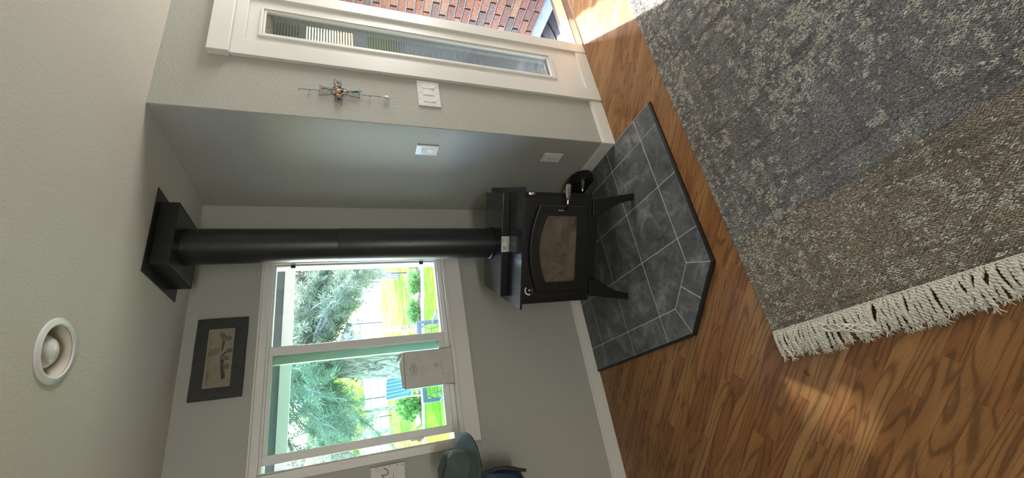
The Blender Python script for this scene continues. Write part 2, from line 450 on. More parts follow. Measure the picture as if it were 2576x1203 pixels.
for j in range(2, 5): tile([(xs[0], ys[j]), (xs[1], ys[j]), (xs[1], ys[j + 1]), (xs[0], ys[j + 1])])
tile([B_, (xs[2], ys[0]), (xs[2], ys[1]), bx_in])
tile([C_, cx_in, (xs[1], ys[2]), (xs[0], ys[2])])
mi, mo = (-1.040, -1.0165), (-1.1405, -1.1195)
tile([B_, bx_in, mi, mo]); tile([mo, mi, cx_in, C_])

# ------------------------------------------------------------------ wood stove
sa = R_(-32.7)
stove = empty('wood_stove', (-.474 + .011 * math.cos(sa), -.396 + .011 * math.sin(sa), HT), sa)
tag(stove, 'black steel wood stove with arched glass door standing on the tiled hearth', 'stove')
def zz(z): return z - HT
arch = lambda hw, zs, za, n=14: [(hw * (1 - 2 * i / n), zs + (za - zs) * (1 - (1 - 2 * i / n) ** 2)) for i in range(n + 1)]
def door_loop(hw, z0, zs, za): return [(-hw, zz(z0)), (hw, zz(z0))] + [(x, zz(z)) for x, z in arch(hw, zs, za)]
inn = door_loop(.190, .402, .598, .643)
body = MB()
body.box(-.314, -.302, -.384, .125, zz(.295), zz(.724)); body.box(.302, .314, -.384, .125, zz(.295), zz(.724))
body.box(-.302, .302, .113, .125, zz(.295), zz(.724)); body.box(-.302, .302, -.384, .113, zz(.295), zz(.307))
sq = [(-.302, zz(.307)), (.302, zz(.307))] + [(.302 * (1 - 2 * i / 14), zz(.724)) for i in range(15)]
body.ring(sq, inn, -.384, -.372)
body.build('body', 'black', stove, bevel=.002)
fp = [(-.285, zz(.300)), (.285, zz(.300))] + [(.285 * (1 - 2 * i / 14), zz(.722)) for i in range(15)]
MB().ring(fp, inn, -.399, -.384).build('front_panel', 'black', stove, bevel=.004)
dr = MB().ring(door_loop(.243, .335, .645, .697), inn, -.424, -.400).build('door', 'black', stove, bevel=.008, seg=3)
MB().prism(door_loop(.192, .400, .600, .645), -.410, -.405, 'Y').build('glass', 'stove_glass', dr)
glz = MB().ring(door_loop(.198, .394, .606, .651), door_loop(.186, .406, .594, .639), -.4265, -.4235).build('glass_retainer', 'black', dr, bevel=.0015)
# firebox lining behind the glass: each fire brick is a part
fbm = plain('firebrick', (0.30, 0.22, 0.14, 1), 0.9, var=0.25, scale=9)
for i in range(4):
    for j in range(2):
        x0 = -.20 + i * .1; z0 = .335 + j * .17
        MB().box(x0 + .002, x0 + .098, -.10, -.075, zz(z0 + .002), zz(z0 + .168)).build('fire_brick', fbm, stove, bevel=.002)
for sx in (-1, 1):
    for i in range(2):
        MB().box(sx * .21, sx * .235, -.36 + i * .135, -.228 + i * .135, zz(.335), zz(.62)).build('fire_brick', fbm, stove, bevel=.002)
for i in range(4):
    MB().box(-.205 + i * .1025 + .002, -.205 + (i + 1) * .1025 - .002, -.36, -.105, zz(.310), zz(.333)).build('fire_brick', fbm, stove, bevel=.002)
sk = MB().box(-.283, .283, -.372, .105, zz(.243), zz(.2955)); sk.build('skirt', 'black', stove, bevel=.003)
legp = [(.286, zz(.2955)), (.292, zz(.25)), (.3265, 0), (.2865, 0), (.276, zz(.06)), (.262, zz(.115)), (.236, zz(.170)), (.205, zz(.218)), (.186, zz(.243)), (.186, zz(.2955))]
for sx in (-1, 1):
    for (ya, yb) in ((-.401, -.373), (.075, .105)):
        MB().prism([(sx * a, b) for a, b in (legp if sx < 0 else legp[::-1])], ya, yb, 'Y').build('leg', 'black', stove, bevel=.003)
MB().box(-.338, .338, -.407, .138, zz(.724), zz(.737)).build('lower_top', 'blacktop', stove, bevel=.002)
MB().box(-.306, .306, -.210, .110, zz(.737), zz(.783)).build('upper_top', 'blacktop', stove, bevel=.004, seg=3)
# rating plate on the step of the top
lab = MB().prism([(-.046, .735), (.046, .735), (.048, .737), (.048, .785), (.046, .787), (-.046, .787), (-.048, .785), (-.048, .752), (-.044, .749), (-.048, .746), (-.048, .737)], 0, .0015, 'Y',
       Matrix.Translation((.006, -.2125, -HT))).build('rating_plate', 'ink', stove)
ML = Matrix.Translation((.006, -.2133, -HT))
MB().prism([(-.043, .738), (.044, .738), (.0455, .7395), (.0455, .783), (.044, .7845), (-.044, .7845), (-.0455, .783), (-.0455, .754), (-.040, .749), (-.0455, .745), (-.0455, .7405)], -.0004, .0004, 'Y', ML).build('plate_face', 'label', lab)
pt = MB()
for i in range(9): pt.box(-.038, .002, -.0009, -.0004, .7405 + i * .0013, .7411 + i * .0013, ML)
for i in range(8): pt.box(.012, .042, -.0009, -.0004, .741 + i * .0021, .742 + i * .0021, ML)
for i in range(5): pt.box(.010, .038 - .004 * (i % 2), -.0009, -.0004, .764 + i * .0034, .7655 + i * .0034, ML)
pt.box(-.036, -.010, -.0009, -.0004, .7555, .7575, ML); pt.box(-.030, -.014, -.0009, -.0004, .7592, .7603, ML)
pt.build('plate_print', 'greyprint', lab)
em = MB(); em.box(.004, .008, -.001, -.0004, .7415, .747, ML); em.box(.005, .0075, -.001, -.0004, .752, .7535, ML)
for r0 in (.0035, .007, .0105):                          # nested flame arcs
    em.tube([(-.024 + 1.1 * r0 * math.sin(t) , -.0006, .770 - r0 * math.cos(t) * 1.0 + (r0 * .5 if abs(t) < .2 else 0)) for t in np.linspace(-2.4, 2.4, 14)], .0008, 4, ML)
em.build('plate_emblem', 'ink', lab)
# air control dial
dl = MB()
arcp = [(t) for t in np.linspace(R_(50), R_(195), 16)]
dl.add(sum([[(-.232 + .029 * math.cos(t), -.3995, zz(.681) + .029 * math.sin(t)), (-.232 + .021 * math.cos(t), -.3995, zz(.681) + .021 * math.sin(t))] for t in arcp], []), [(2 * i, 2 * i + 1, 2 * i + 3, 2 * i + 2) for i in range(15)])
dl.lathe([(.0001, 0), (.0055, 0), (.005, .003), (.0001, .0035)], 14, Matrix.Translation((-.232, -.399, zz(.681))) @ Matrix.Rotation(R_(90), 4, 'X'))
dl.box(-.240, -.236, -.3996, -.399, zz(.664), zz(.667)); dl.box(-.231, -.229, -.3996, -.399, zz(.660), zz(.668)); dl.box(-.255, -.252, -.3996, -.399, zz(.660), zz(.663))
dl.build('air_dial_print', 'label', stove)
# damper knob, chrome
MB().ball((.301, -.401, zz(.686)), .012, 16, 10, (.9, 1.0, 1.9)).tube([(.301, -.384, zz(.690)), (.301, -.40, zz(.690))], .005, 10).build('damper_knob', 'chrome', stove, smooth=True)
def coil(x0, x1, y, z, rmax, name, parent, turns=12):
    b = MB(); pts = []; N = turns * 14
    for i in range(N + 1):
        u = i / N; prof = .40 + .60 * math.sin(math.pi * min(1, u * .62 + .04)) ** 1.2
        if u > .86: prof *= math.sqrt(max(0.04, 1 - ((u - .86) / .145) ** 2))
        r = rmax * prof; a = 2 * math.pi * turns * u
        pts.append((x0 + (x1 - x0) * (.16 + .84 * u), y + r * math.cos(a), z + r * math.sin(a)))
    b.tube(pts, rmax * .115, 6)
    b.build(name, 'chrome', parent, smooth=True)
    MB().tube([(x0, y, z), (x0 + (x1 - x0) * .17, y, z)], rmax * .46, 14).build('ferrule', 'chrome', parent, smooth=True)
h = MB().tube([(.215, -.424, zz(.486)), (.232, -.442, zz(.486)), (.250, -.446, zz(.486)), (.362, -.446, zz(.490))], .0055, 10).build('handle', 'black', dr, smooth=True)
coil(.252, .362, -.446, zz(.488), .0165, 'coil_grip', dr)
MB().tube([(.300, -.05, zz(.19)), (.335, -.08, zz(.188)), (.405, -.08, zz(.188))], .004, 8).build('air_rod', 'black', stove, smooth=True)
coil(.333, .408, -.09, zz(.186), .0125, 'air_rod_grip', stove, 9)
# maker's name on the door stile
me = text_mesh('Regency', .0105, .0004, .25)
xform(me, Matrix.Translation((.2165, -.4255, zz(.516))) @ Matrix.Rotation(R_(90), 4, 'X') @ Matrix.Rotation(R_(-90), 4, 'Z'))
link('maker_name', me, 'label', dr)
MB().ball((.262, -.3735, zz(.262)), .004, 10, 6).build('screw', 'chrome', stove, smooth=True)

# ------------------------------------------------------------------ stove pipe and ceiling support
pipe = empty('stove_pipe', (-.474, -.396, .783)); tag(pipe, 'black round stove pipe rising from the stove to the ceiling', 'pipe')
zc = lambda z: z - .783
MB().lathe([(.0925, zc(.785)), (.0925, zc(1.665)), (.0918, zc(1.668)), (.0905, zc(1.668))], 64).build('lower_section', 'pipe', pipe, smooth=True)
MB().lathe([(.100, zc(.7835)), (.100, zc(.795)), (.096, zc(.797)), (.0925, zc(.797))], 48).build('flue_collar', 'pipe', pipe, smooth=True)
MB().lathe([(.0905, zc(1.60)), (.0905, zc(2.40))], 64).build('upper_section', 'pipe', pipe, smooth=True)
seam = MB(); ta = R_(232)
seam.box(.0915, .0945, -.002, .002, zc(.80), zc(1.66), Matrix.Rotation(ta, 4, 'Z')); seam.build('seam', 'pipe', pipe)
for k, (t, z) in enumerate(((250, 1.30), (228, 1.64), (262, .82))):
    MB().ball((.0935 * math.cos(R_(t)), .0935 * math.sin(R_(t)), zc(z)), .0035, 8, 6).build('screw', 'darkmetal', pipe, smooth=True)
sup = empty('ceiling_support_box', (-.475, -.398, H)); tag(sup, 'black square ceiling support box around the top of the stove pipe', 'support box')
MB().box(-.211, .211, -.208, .208, -.004, -.0005).build('ceiling_plate', 'pipe', sup, bevel=.001)
bb = MB(); hw = .160
bb.ring([(-hw, -hw), (hw, -hw), (hw, hw), (-hw, hw)], [(-hw + .004, -hw + .004), (hw - .004, -hw + .004), (hw - .004, hw - .004), (-hw + .004, hw - .004)], -.078, -.004, 'Z')
bb.build('box_sides', 'pipe', sup, bevel=.002)
nb = 40; oc = []; ic = []
for j in range(nb):
    t = 2 * math.pi * j / nb; k = (hw - .004) / max(abs(math.cos(t)), abs(math.sin(t))); oc.append((k * math.cos(t), k * math.sin(t))); ic.append((.093 * math.cos(t), .093 * math.sin(t)))
MB().ring(oc, ic, -.076, -.070, 'Z').build('bottom_panel', 'pipe', sup)

# ------------------------------------------------------------------ blower behind the stove
bl = empty('stove_blower', (-.0625, -.500, HT), R_(-86)); tag(bl, 'small black rounded blower on the hearth between stove and side wall', 'blower')
pf = [(-.11, 0), (.075, 0), (.10, .012), (.112, .04), (.108, .078), (.088, .112), (.055, .132), (.01, .14), (-.05, .135), (-.11, .115)]
MB().prism(pf[::-1], -.036, .036, 'Y').build('housing', 'black', bl, bevel=.008, seg=3)
MB().lathe([(.045, 0), (.045, .012), (.038, .014), (.0001, .014)], 24, Matrix.Translation((.04, -.030, .07)) @ Matrix.Rotation(R_(90), 4, 'X')).build('motor_cap', 'black', bl, smooth=True)

# ------------------------------------------------------------------ the alcove window
win = struct(empty('window_1', (0, 0, 0)), 'white vinyl sliding window in the alcove')
def P(name, mb, mat='vinyl', parent=None, **k): return mb.build(name, mat, parent or win, **k)
P('head_casing', MB().box(-1.60, -.340, -.014, -.0005, 2.046, 2.084).box(-1.606, -.334, -.022, -.0005, 2.084, 2.094), 'trim', bevel=.0025)
P('side_casing', MB().box(-1.590, -1.548, -.013, -.0005, 1.021, 2.0455), 'trim', bevel=.002)
P('side_casing', MB().box(-.394, -.345, -.013, -.0005, 1.021, 2.0455), 'trim', bevel=.002)
P('window_sill', MB().box(-1.600, -.332, -.032, -.0005, 1.000, 1.020).box(-1.5595, -.3855, -.0005, .07, 1.0005, 1.020), 'trim', bevel=.002)
P('apron', MB().box(-1.572, -.350, -.017, -.0005, .898, .9995), 'trim', bevel=.002)
P('window_frame', MB().ring([(-1.5595, 1.0205), (-.3855, 1.0205), (-.3855, 2.0495), (-1.5595, 2.0495)], [(-1.538, 1.050), (-.400, 1.050), (-.400, 2.034), (-1.538, 2.034)], .008, .13), bevel=.002)
P('mullion', MB().box(-.956, -.909, .012, .09, 1.0505, 2.0335), bevel=.003)
P('glazing_bead', MB().ring([(-.9085, 1.0505), (-.4005, 1.0505), (-.4005, 2.0335), (-.9085, 2.0335)], [(-.903, 1.060), (-.410, 1.060), (-.410, 2.027), (-.903, 2.027)], .03, .06), bevel=.0015)
P('pane', MB().box(-.904, -.409, .046, .050, 1.059, 2.028), 'glass')
sash = P('sliding_sash', MB().box(-1.505, -1.461, .008, .040, 1.0505, 2.0335).box(-1.461, -.9565, .012, .040, 1.0505, 1.088).box(-1.461, -.9565, .012, .040, 2.014, 2.0335), bevel=.002)
MB().box(-1.461, -.957, .034, .037, 1.088, 2.014).build('pane', 'glass_green', sash)
MB().box(-1.0, -.957, .052, .080, 1.0505, 2.0335).build('meeting_stile', 'vinyl', sash, bevel=.002)
MB().box(-1.514, -1.500, .0, .012, 1.225, 1.300).box(-1.522, -1.512, .004, .010, 1.24, 1.262).build('latch', 'vinyl', sash, bevel=.0015)
P('pane', MB().box(-1.538, -.96, .092, .095, 1.05, 2.034), 'glass')
for z in (1.935, 1.150): P('screen_clip', MB().box(-.424, -.406, .022, .034, z - .013, z + .013), 'darkmetal', bevel=.0015)

# ------------------------------------------------------------------ eave outside the window
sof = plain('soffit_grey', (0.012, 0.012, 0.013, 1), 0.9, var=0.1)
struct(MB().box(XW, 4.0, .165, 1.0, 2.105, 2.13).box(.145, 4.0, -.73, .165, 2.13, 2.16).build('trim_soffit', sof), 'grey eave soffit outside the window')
struct(MB().box(XW, 4.0, 1.0, 1.03, 2.032, 2.20).build('trim_fascia', 'trim'), 'white fascia board of the eave')
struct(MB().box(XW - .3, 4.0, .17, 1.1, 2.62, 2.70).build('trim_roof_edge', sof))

# ------------------------------------------------------------------ sidelight beside the front door
sl = struct(empty('window_2', (0, 0, 0)), 'tall narrow sidelight window beside the front door')
Yf = -S
def Q(name, mb, mat='trim', parent=None, **k): return mb.build(name, mat, parent or sl, **k)
Q('casing', MB().box(.350, .456, Yf - .022, Yf - .0005, 0, 2.157), bevel=.002)
Q('crosshead', MB().box(.342, 1.98, Yf - .040, Yf - .0005, 2.157, 2.250), bevel=.003)
Q('head_board', MB().box(.456, DX0, Yf - .019, Yf - .0005, 2.100, 2.1565), bevel=.0015)
Q('bottom_board', MB().box(.4565, .800, Yf - .020, Yf - .0005, 0, .090), bevel=.0015)
pan = MB()
pan.box(.4405, SX0, Yf - .0004, Yf + .042, .0005, 2.1195); pan.box(SX1, .800, Yf - .0004, Yf + .042, .0005, 2.1195)
pan.box(SX0, SX1, Yf - .0004, Yf + .042, .0005, SZ0); pan.box(SX0, SX1, Yf - .0004, Yf + .042, SZ1, 2.1195)
pan.box(.4565, SX0, Yf - .008, Yf - .0005, .0905, 2.0995); pan.box(SX1, .800, Yf - .008, Yf - .0005, .0905, 2.0995)
pan.box(SX0, SX1, Yf - .008, Yf - .0005, .0905, SZ0); pan.box(SX0, SX1, Yf - .008, Yf - .0005, SZ1, 2.0995)
Q('panel', pan)
Q('door_post', MB().box(.8005, DX0, Yf - .024, Yf + .042, 0, 2.0995), bevel=.003)
R2 = lambda a, b, c2, d: [(a, c2), (b, c2), (b, d), (a, d)]
Q('lite_moulding', MB().ring(R2(.505, .729, .303, 2.044), R2(.520, .714, .318, 2.029), Yf - .018, Yf - .006).ring(R2(.5205, .7135, .3185, 2.0285), R2(.532, .701, .331, 2.016), Yf - .013, Yf + .004), bevel=.0025)
Q('jamb_liner', MB().ring(R2(SX0 + .0005, SX1 - .0005, SZ0 + .0005, SZ1 - .0005), R2(.5325, .7005, .3315, 2.0155), Yf + .0045, Yf + .041))
Q('pane', MB().box(.5315, .7015, Yf - .004, Yf - .001, .3305, 2.0165), 'glass')
Q('pane', MB().box(.5315, .7015, Yf + .036, Yf + .039, .3305, 2.0165), 'glass')
tb = NT('blind_slat'); tb.set((0.85, 0.87, 0.88, 1), 0.35)
trl = tb.new('ShaderNodeBsdfTranslucent'); trl.inputs[0].default_value = (0.85, 0.88, 0.9, 1)
mxs = tb.new('ShaderNodeMixShader'); mxs.inputs[0].default_value = 0.45
tb.link(tb.b.outputs[0], mxs.inputs[1]); tb.link(trl.outputs[0], mxs.inputs[2]); tb.link(mxs.outputs[0], tb.out.inputs[0]); MAT['slat'] = tb.m
bd = empty('mini_blind', (.616, Yf + .018, 2.0)); tag(bd, 'white mini blind with open slats behind the sidelight glass', 'blind')
MB().box(-.083, .083, -.010, .010, -.014, .0145).box(-.012, .014, -.0125, .010, -.015, .015).build('head_rail', 'ivory', bd, bevel=.001)
pitch = .0147; ns = int(1.628 / pitch)
sm = MB(); w2 = .0062
sm.add([(-.083, -w2, .0012), (.083, -w2, .0012), (.083, 0, .0022), (-.083, 0, .0022), (.083, w2, .0012), (-.083, w2, .0012)], [(0, 1, 2, 3), (3, 2, 4, 5)])
smesh = sm.mesh('slat')
for i in range(ns):
    o = link('slat', smesh, 'slat', bd); o.location = (0, 0, -.026 - i * pitch); o.rotation_euler = (R_(-34), 0, 0)
MB().box(-.083, .083, -.006, .006, -1.668, -1.657).build('bottom_rail', 'plastic', bd, bevel=.001)
for x in (-.055, .055): MB().tube([(x, -.0075, -.014), (x, -.0075, -1.66)], .0006, 4).build('ladder_cord', 'plastic', bd)

# ------------------------------------------------------------------ front doorway
dw = struct(empty('door_1', (0, 0, 0)), 'open front doorway')
Q('jamb', MB().box(DX1, DX1 + .0195, Yf - .024, Yf + .14, 0, 2.0995), 'trim', dw)
Q('jamb', MB().box(DX0 + .0005, DX1 - .0005, Yf - .019, Yf + .14, 2.100, 2.1195), 'trim', dw)
Q('casing', MB().box(DX1 + .02, DX1 + .12, Yf - .022, Yf - .0005, 0, 2.1565), 'trim', dw)
tan = plain('threshold_wood', (0.50, 0.36, 0.16, 1), 0.45, var=0.15, scale=25)
alu = plain('aluminium', (0.75, 0.75, 0.75, 1), 0.3, metal=1.0, var=0.05)
Q('nosing', MB().prism([(-.912, 0), (-.850, 0), (-.850, .013), (-.905, .006)], DX0 + .001, DX1 - .001, 'X'), 'oak_trim', dw)
Q('sill', MB().prism([(-.8495, -.0115), (-.740, -.0115), (-.740, .008), (-.8495, .016)], DX0 + .001, DX1 - .001, 'X'), tan, dw)
Q('weather_strip', MB().box(DX0 + .001, DX1 - .001, -.7395, -.722, -.05, .010).box(DX0 + .001, DX1 - .001, -.719, -.700, -.05, .000), alu, dw, bevel=.0015)

# porch, door mat and the brick wall of the entry
conc = plain('concrete', (0.42, 0.44, 0.46, 1), 0.85, var=0.12, scale=18, bump=.2, bscale=90)
struct(MB().box(-.3, 1.742, -.699, 2.0, -.22, -.105).box(.15, 1.742, -.735, -.699, -.22, -.105).build('porch_slab', conc), 'concrete porch outside the front door')
struct(MB().box(1.7425, 1.930, -.735, 2.0, -.22, -.088).build('porch_kerb', conc, bevel=.004), 'pale concrete kerb below the brick wall')
def matm():
    t = NT('door_mat_rubber'); co = t.coord(); n = t.noise(t.mapping(co, (9, 30, 9)), 1.0, 4, 0.6, 2.0)
    t.bump(n, .8, .01)
    return t.set(t.ramp(n, [(0.45, (0.012, 0.012, 0.014)), (0.66, (0.03, 0.03, 0.034)), (0.76, (0.16, 0.16, 0.17))]), 0.5)
mat_ = empty('door_mat', (1.34, -.36, -.105)); tag(mat_, 'black rubber door mat on the porch outside the open door', 'mat')
MB().box(-.40, .392, -.33, .30, 0, .014).build('mat_body', matm(), mat_, bevel=.003)
for k in range(5):
    pts = [(-.38 + .76 * u, -.24 + k * .12 + .03 * math.sin(6 * u + k), .015) for u in np.linspace(0, 1, 20)]
    MB().tube(pts, .006, 5).build('moulded_rib', 'black', mat_)

def brickm():
    t = NT('brick_face'); co = t.coord(); oi = t.new('ShaderNodeObjectInfo'); r = oi.outputs['Random']
    base = t.ramp(r, [(0, (0.16, 0.083, 0.066)), (.2, (0.215, 0.098, 0.066)), (.4, (0.145, 0.092, 0.08)), (.55, (0.24, 0.13, 0.084)), (.7, (0.115, 0.084, 0.078)), (.85, (0.20, 0.094, 0.07)), (1, (0.18, 0.118, 0.095))])
    base.node.color_ramp.interpolation = 'CONSTANT'
    sc = t.new('ShaderNodeVectorMath', operation='SCALE'); sc.inputs[0].default_value = (9, 5, 7); t.link(r, sc.inputs['Scale'])
    off = t.new('ShaderNodeVectorMath', operation='ADD'); t.link(co, off.inputs[0]); t.link(sc.outputs[0], off.inputs[1])
    n = t.noise(t.mapping(off.outputs[0], (1, .45, 1.3)), 130, 3, .6, 1.2)
    pits = t.ramp(n, [(.36, (.16, .12, .10)), (.47, (.9, .88, .86)), (.7, (1.2, 1.15, 1.1))])
    t.bump(n, .9, .006)
    return t.set(t.mix(.75, base, pits, 'MULTIPLY'), .9, spec=.2)
MAT['brick'] = brickm(); MAT['mortar'] = plain('mortar', (0.21, 0.19, 0.20, 1), .95, var=.15, scale=60, bump=.4, bscale=200)
bw = struct(MB().box(1.918, 2.08, -.734, .125, -.0875, 2.0).build('wall_brick', 'mortar'), 'red brown brick wall outside the front door')
BLn, BHt, JT = .198, .0585, .0125
bmesh_ = MB().box(-.012, .004, -BLn / 2, BLn / 2, -BHt / 2, BHt / 2)
def bricklen(L): return MB().box(-.018, .004, -L / 2, L / 2, -BHt / 2, BHt / 2).mesh('brick')
full = bricklen(BLn)
for r in range(29):
    z = -.0875 + JT + BHt / 2 + r * (BHt + JT); y = -.734 + (0 if r % 2 else -.105)
    while y < .125:
        a, b2 = max(y, -.734), min(y + BLn, .125)
        if b2 - a > .02:
            o = link('brick', full if abs(b2 - a - BLn) < 1e-4 else bricklen(b2 - a), 'brick', bw, bevel=.003, seg=1)
            o.location = (1.917 + rng.uniform(-.003, .002), (a + b2) / 2, z + rng.uniform(-.001, .001)); o.rotation_euler = (rng.uniform(-.006, .006), 0, rng.uniform(-.01, .01))
        y += BLn + JT

# ------------------------------------------------------------------ rug
rug = empty('area_rug', (RUG[0], RUG[3], 0)); tag(rug, 'large woven wool rug in grey and taupe with cream flecks and a fringe', 'rug')
MB().box(0, RUG[1] - RUG[0], RUG[2] - RUG[3], 0, .0005, .0075).build('backing', 'rugbase', rug)
def vnoise(x, y, seed):
    rs = np.random.RandomState(seed); g = rs.rand(256, 256)
    xi = np.floor(x).astype(int); yi = np.floor(y).astype(int); fx = x - xi; fy = y - yi
    fx = fx * fx * (3 - 2 * fx); fy = fy * fy * (3 - 2 * fy)
    G = lambda a, b: g[a % 256, b % 256]
    return (G(xi, yi) * (1 - fx) + G(xi + 1, yi) * fx) * (1 - fy) + (G(xi, yi + 1) * (1 - fx) + G(xi + 1, yi + 1) * fx) * fy
def stitches():
    wx, ly = .0047, .0088
    nx = int(2.75 / wx); ny = int(1.62 / ly)
    ix, iy = np.meshgrid(np.arange(nx), np.arange(ny), indexing='ij'); ix = ix.ravel(); iy = iy.ravel(); N = len(ix)
    rs = np.random.RandomState(3)
    x = (ix + .5) * wx + rs.normal(0, .0006, N); y = -((iy + .5) * ly + (ix % 2) * ly * .5) + rs.normal(0, .0012, N)
    x += .0025 * np.sin(y * 40 + vnoise(x * 6, -y * 6, 5) * 6)
    D = -y
    # colours: taupe band at the fringe end, blue grey beyond, cream flecks in blocks
    grey = np.array([.385, .38, .39]); taupe = np.array([.45, .385, .305]); cream = np.array([.86, .84, .75]); dark = np.array([.085, .083, .090])
    tb = x + (vnoise(x * 40, D * 30, 9) - .5) * .05
    isT = tb < .395
    col = np.where(isT[:, None], taupe, grey)
    col = col * (0.78 + .44 * vnoise(x * 9, D * 30, 12))[:, None] * rs.uniform(.78, 1.2, (N, 1))
    row = vnoise(ix * .5, D * 3, 21); col = np.where((row > .70)[:, None], col * .72, col)
    big = vnoise(x * 5.0, D * 4.0, 41); fine = rs.rand(N)
    hg = rs.rand(512, 512); cell = lambda a, b, o: hg[(np.floor(a).astype(int) + o) % 512, (np.floor(b).astype(int) + 3 * o) % 512]
    jx = ix + 1.5 * vnoise(ix * .13, iy * .21, 71); jy = iy + 1.2 * vnoise(ix * .17, iy * .19, 72)
    c1 = cell(jx / 6.0, jy / 3.2, 5); c2 = cell(jx / 3.6, jy / 1.9, 40); c3 = cell(jx / 13.0, jy / 7.4, 90)
    dens = np.clip(.02 + .62 * (big - .30), .03, .42) + .10 * (c3 > .75)
    p = np.where(c1 < dens, .86, np.where(c2 < dens * .55, .70, .015))
    edge = np.clip(1.25 - D / .24, 0, 1)                             # finely flecked border along the far edge
    cols = .55 + .45 * np.sin(D * 150)
    p = np.maximum(p, np.where(c2 < .44 * edge * cols + .10 * edge, .82, 0))
    row_t = vnoise(ix * .6, D * 2.2, 55)
    p = np.where(isT, np.maximum(p * .85, np.where((c2 < .22) & (row_t > .42), .62, .04)), p)
    isC = fine < p
    col = np.where(isC[:, None], cream * rs.uniform(.55, 1.05, (N, 1)), col)
    isD = (rs.rand(N) < .10) & ~isC; col = np.where(isD[:, None], col * .6, col)
    h = .0046 * rs.uniform(.65, 1.35, N); w = wx * rs.uniform(.85, 1.25, N); l = ly * rs.uniform(.95, 1.65, N)
    th = np.where(ix % 2 == 0, .20, -.20) + rs.normal(0, .16, N)
    lx = np.array([-.5, -.42, 0, .5, .42, 0, 0, 0]); lyy = np.array([-.14, .28, .5, .14, -.28, -.5, -.20, .20]); lz = np.array([0, 0, 0, 0, 0, 0, 1, 1.])
    X = lx[None] * w[:, None]; Y = lyy[None] * l[:, None]; c_, s_ = np.cos(th)[:, None], np.sin(th)[:, None]
    VX = x[:, None] + X * c_ - Y * s_; VY = y[:, None] + X * s_ + Y * c_; VZ = .0062 + lz[None] * h[:, None]
    V = np.stack([VX, VY, VZ], -1).reshape(-1, 3)
    tri = np.array([[0, 6, 7], [0, 7, 1], [1, 7, 2], [2, 7, 3], [3, 7, 6], [3, 6, 4], [4, 6, 5], [5, 6, 0]])
    F = (tri[None] + (np.arange(N) * 8)[:, None, None]).reshape(-1, 3)[:, ::1]
    me = bpy.data.meshes.new('woven_yarn'); nv, nf = len(V), len(F)
    me.vertices.add(nv); me.vertices.foreach_set('co', V.astype(np.float32).ravel())
    me.loops.add(nf * 3); me.loops.foreach_set('vertex_index', F.astype(np.int32)[:, ::-1].ravel())
    me.polygons.add(nf); me.polygons.foreach_set('loop_start', np.arange(0, nf * 3, 3, dtype=np.int32))
    try: me.polygons.foreach_set('loop_total', np.full(nf, 3, dtype=np.int32))
    except Exception: pass
    me.update(calc_edges=True)
    at = me.color_attributes.new('Col', 'FLOAT_COLOR', 'POINT')
    cc = np.concatenate([np.repeat(col, 8, 0), np.ones((nv, 1))], 1).astype(np.float32); at.data.foreach_set('color', cc.ravel())
    me.polygons.foreach_set('use_smooth', np.ones(nf, dtype=bool))
    return me
wy = link('woven_yarn', stitches(), 'yarn', rug); wy['kind'] = 'stuff'
# fringe: every tassel is a part, cut from a few twisted shapes
def tassel(seed):
    r = random.Random(seed); b = MB(); L = r.uniform(.085, .118); lean = r.uniform(-.012, .030); curl = r.uniform(-.018, .018)
    cen = lambda u: Vector((-L * u, lean * u + curl * u * u, .006 + .008 * math.sin(math.pi * min(1, u * 1.1)) * r.uniform(.95, 1.05)))
    for k in range(2):
        pts = []; rad = []
        for i in range(23):
            u = i / 22; a = 2 * math.pi * (u * 4.2) + k * math.pi + seed
            rr = .0034 * (1 if u < .85 else 1 + (u - .85) * 4)
            p = cen(u * .88); pts.append((p.x, p.y + rr * math.cos(a), max(.0034, p.z + rr * math.sin(a)))); rad.append(.0040)
        b.tube(pts, rad, 5)
    e0 = cen(.84)
    for k in range(9):                                   # frayed end
        a = r.uniform(-.8, .8); l2 = r.uniform(.014, .03)
        b.tube([(e0.x, e0.y + r.uniform(-.003, .003), e0.z), (e0.x - l2 * .6, e0.y + a * l2 * .4, e0.z + r.uniform(-.002, .004)), (e0.x - l2 * math.cos(a), e0.y + l2 * math.sin(a), max(.002, e0.z - r.uniform(0, .006)))], [.0022, .0017, .0006], 4)
    b.tube([(.003, -.005, .008), (.001, 0, .0105), (.003, .005, .008)], .0028, 5)     # knot at the rug edge
    return b.mesh('tassel')
tm = [tassel(k) for k in range(12)]
yy = 0.006
while yy < 1.62:
    o = link('tassel', rng.choice(tm), 'fringe', rug, smooth=False); o.location = (0, -yy, 0); o.rotation_euler = (0, 0, R_(rng.uniform(-4, 16) if rng.random() < .85 else rng.uniform(-30, -10)))
    yy += rng.uniform(.0066, .0092)
for t in tm: t.polygons.foreach_set('use_smooth', [True] * len(t.polygons))
lw = MB()
for k in range(7):                                       # a hank of wool that has come loose
    lw.tube([(-.030 - .05 * u - .012 * math.sin(9 * u + k) , -.20 - .17 * u + .006 * math.sin(7 * u + 2 * k), .017 + .009 * math.sin(3.1 * u) + .0025 * math.cos(2.1 * k + 6 * u)) for u in np.linspace(0, 1, 22)], [.0035 - .002 * abs(u - .5) for u in np.linspace(0, 1, 22)], 5)
lw.build('loose_wool', 'fringe', rug, smooth=True)
ch = MB(); ch.prism([(-.011, -.004), (-.002, -.007), (.010, -.003), (.011, .004), (.001, .007), (-.009, .004)], 0, .007)
o = ch.build('wood_chip', plain('chip_brown', (.10, .045, .02, 1), .7), bevel=.0015); o.location = (-1.560, -1.462, .0002); tag(o, 'tiny brown bark chip on the floor at the rug fringe', 'chip')
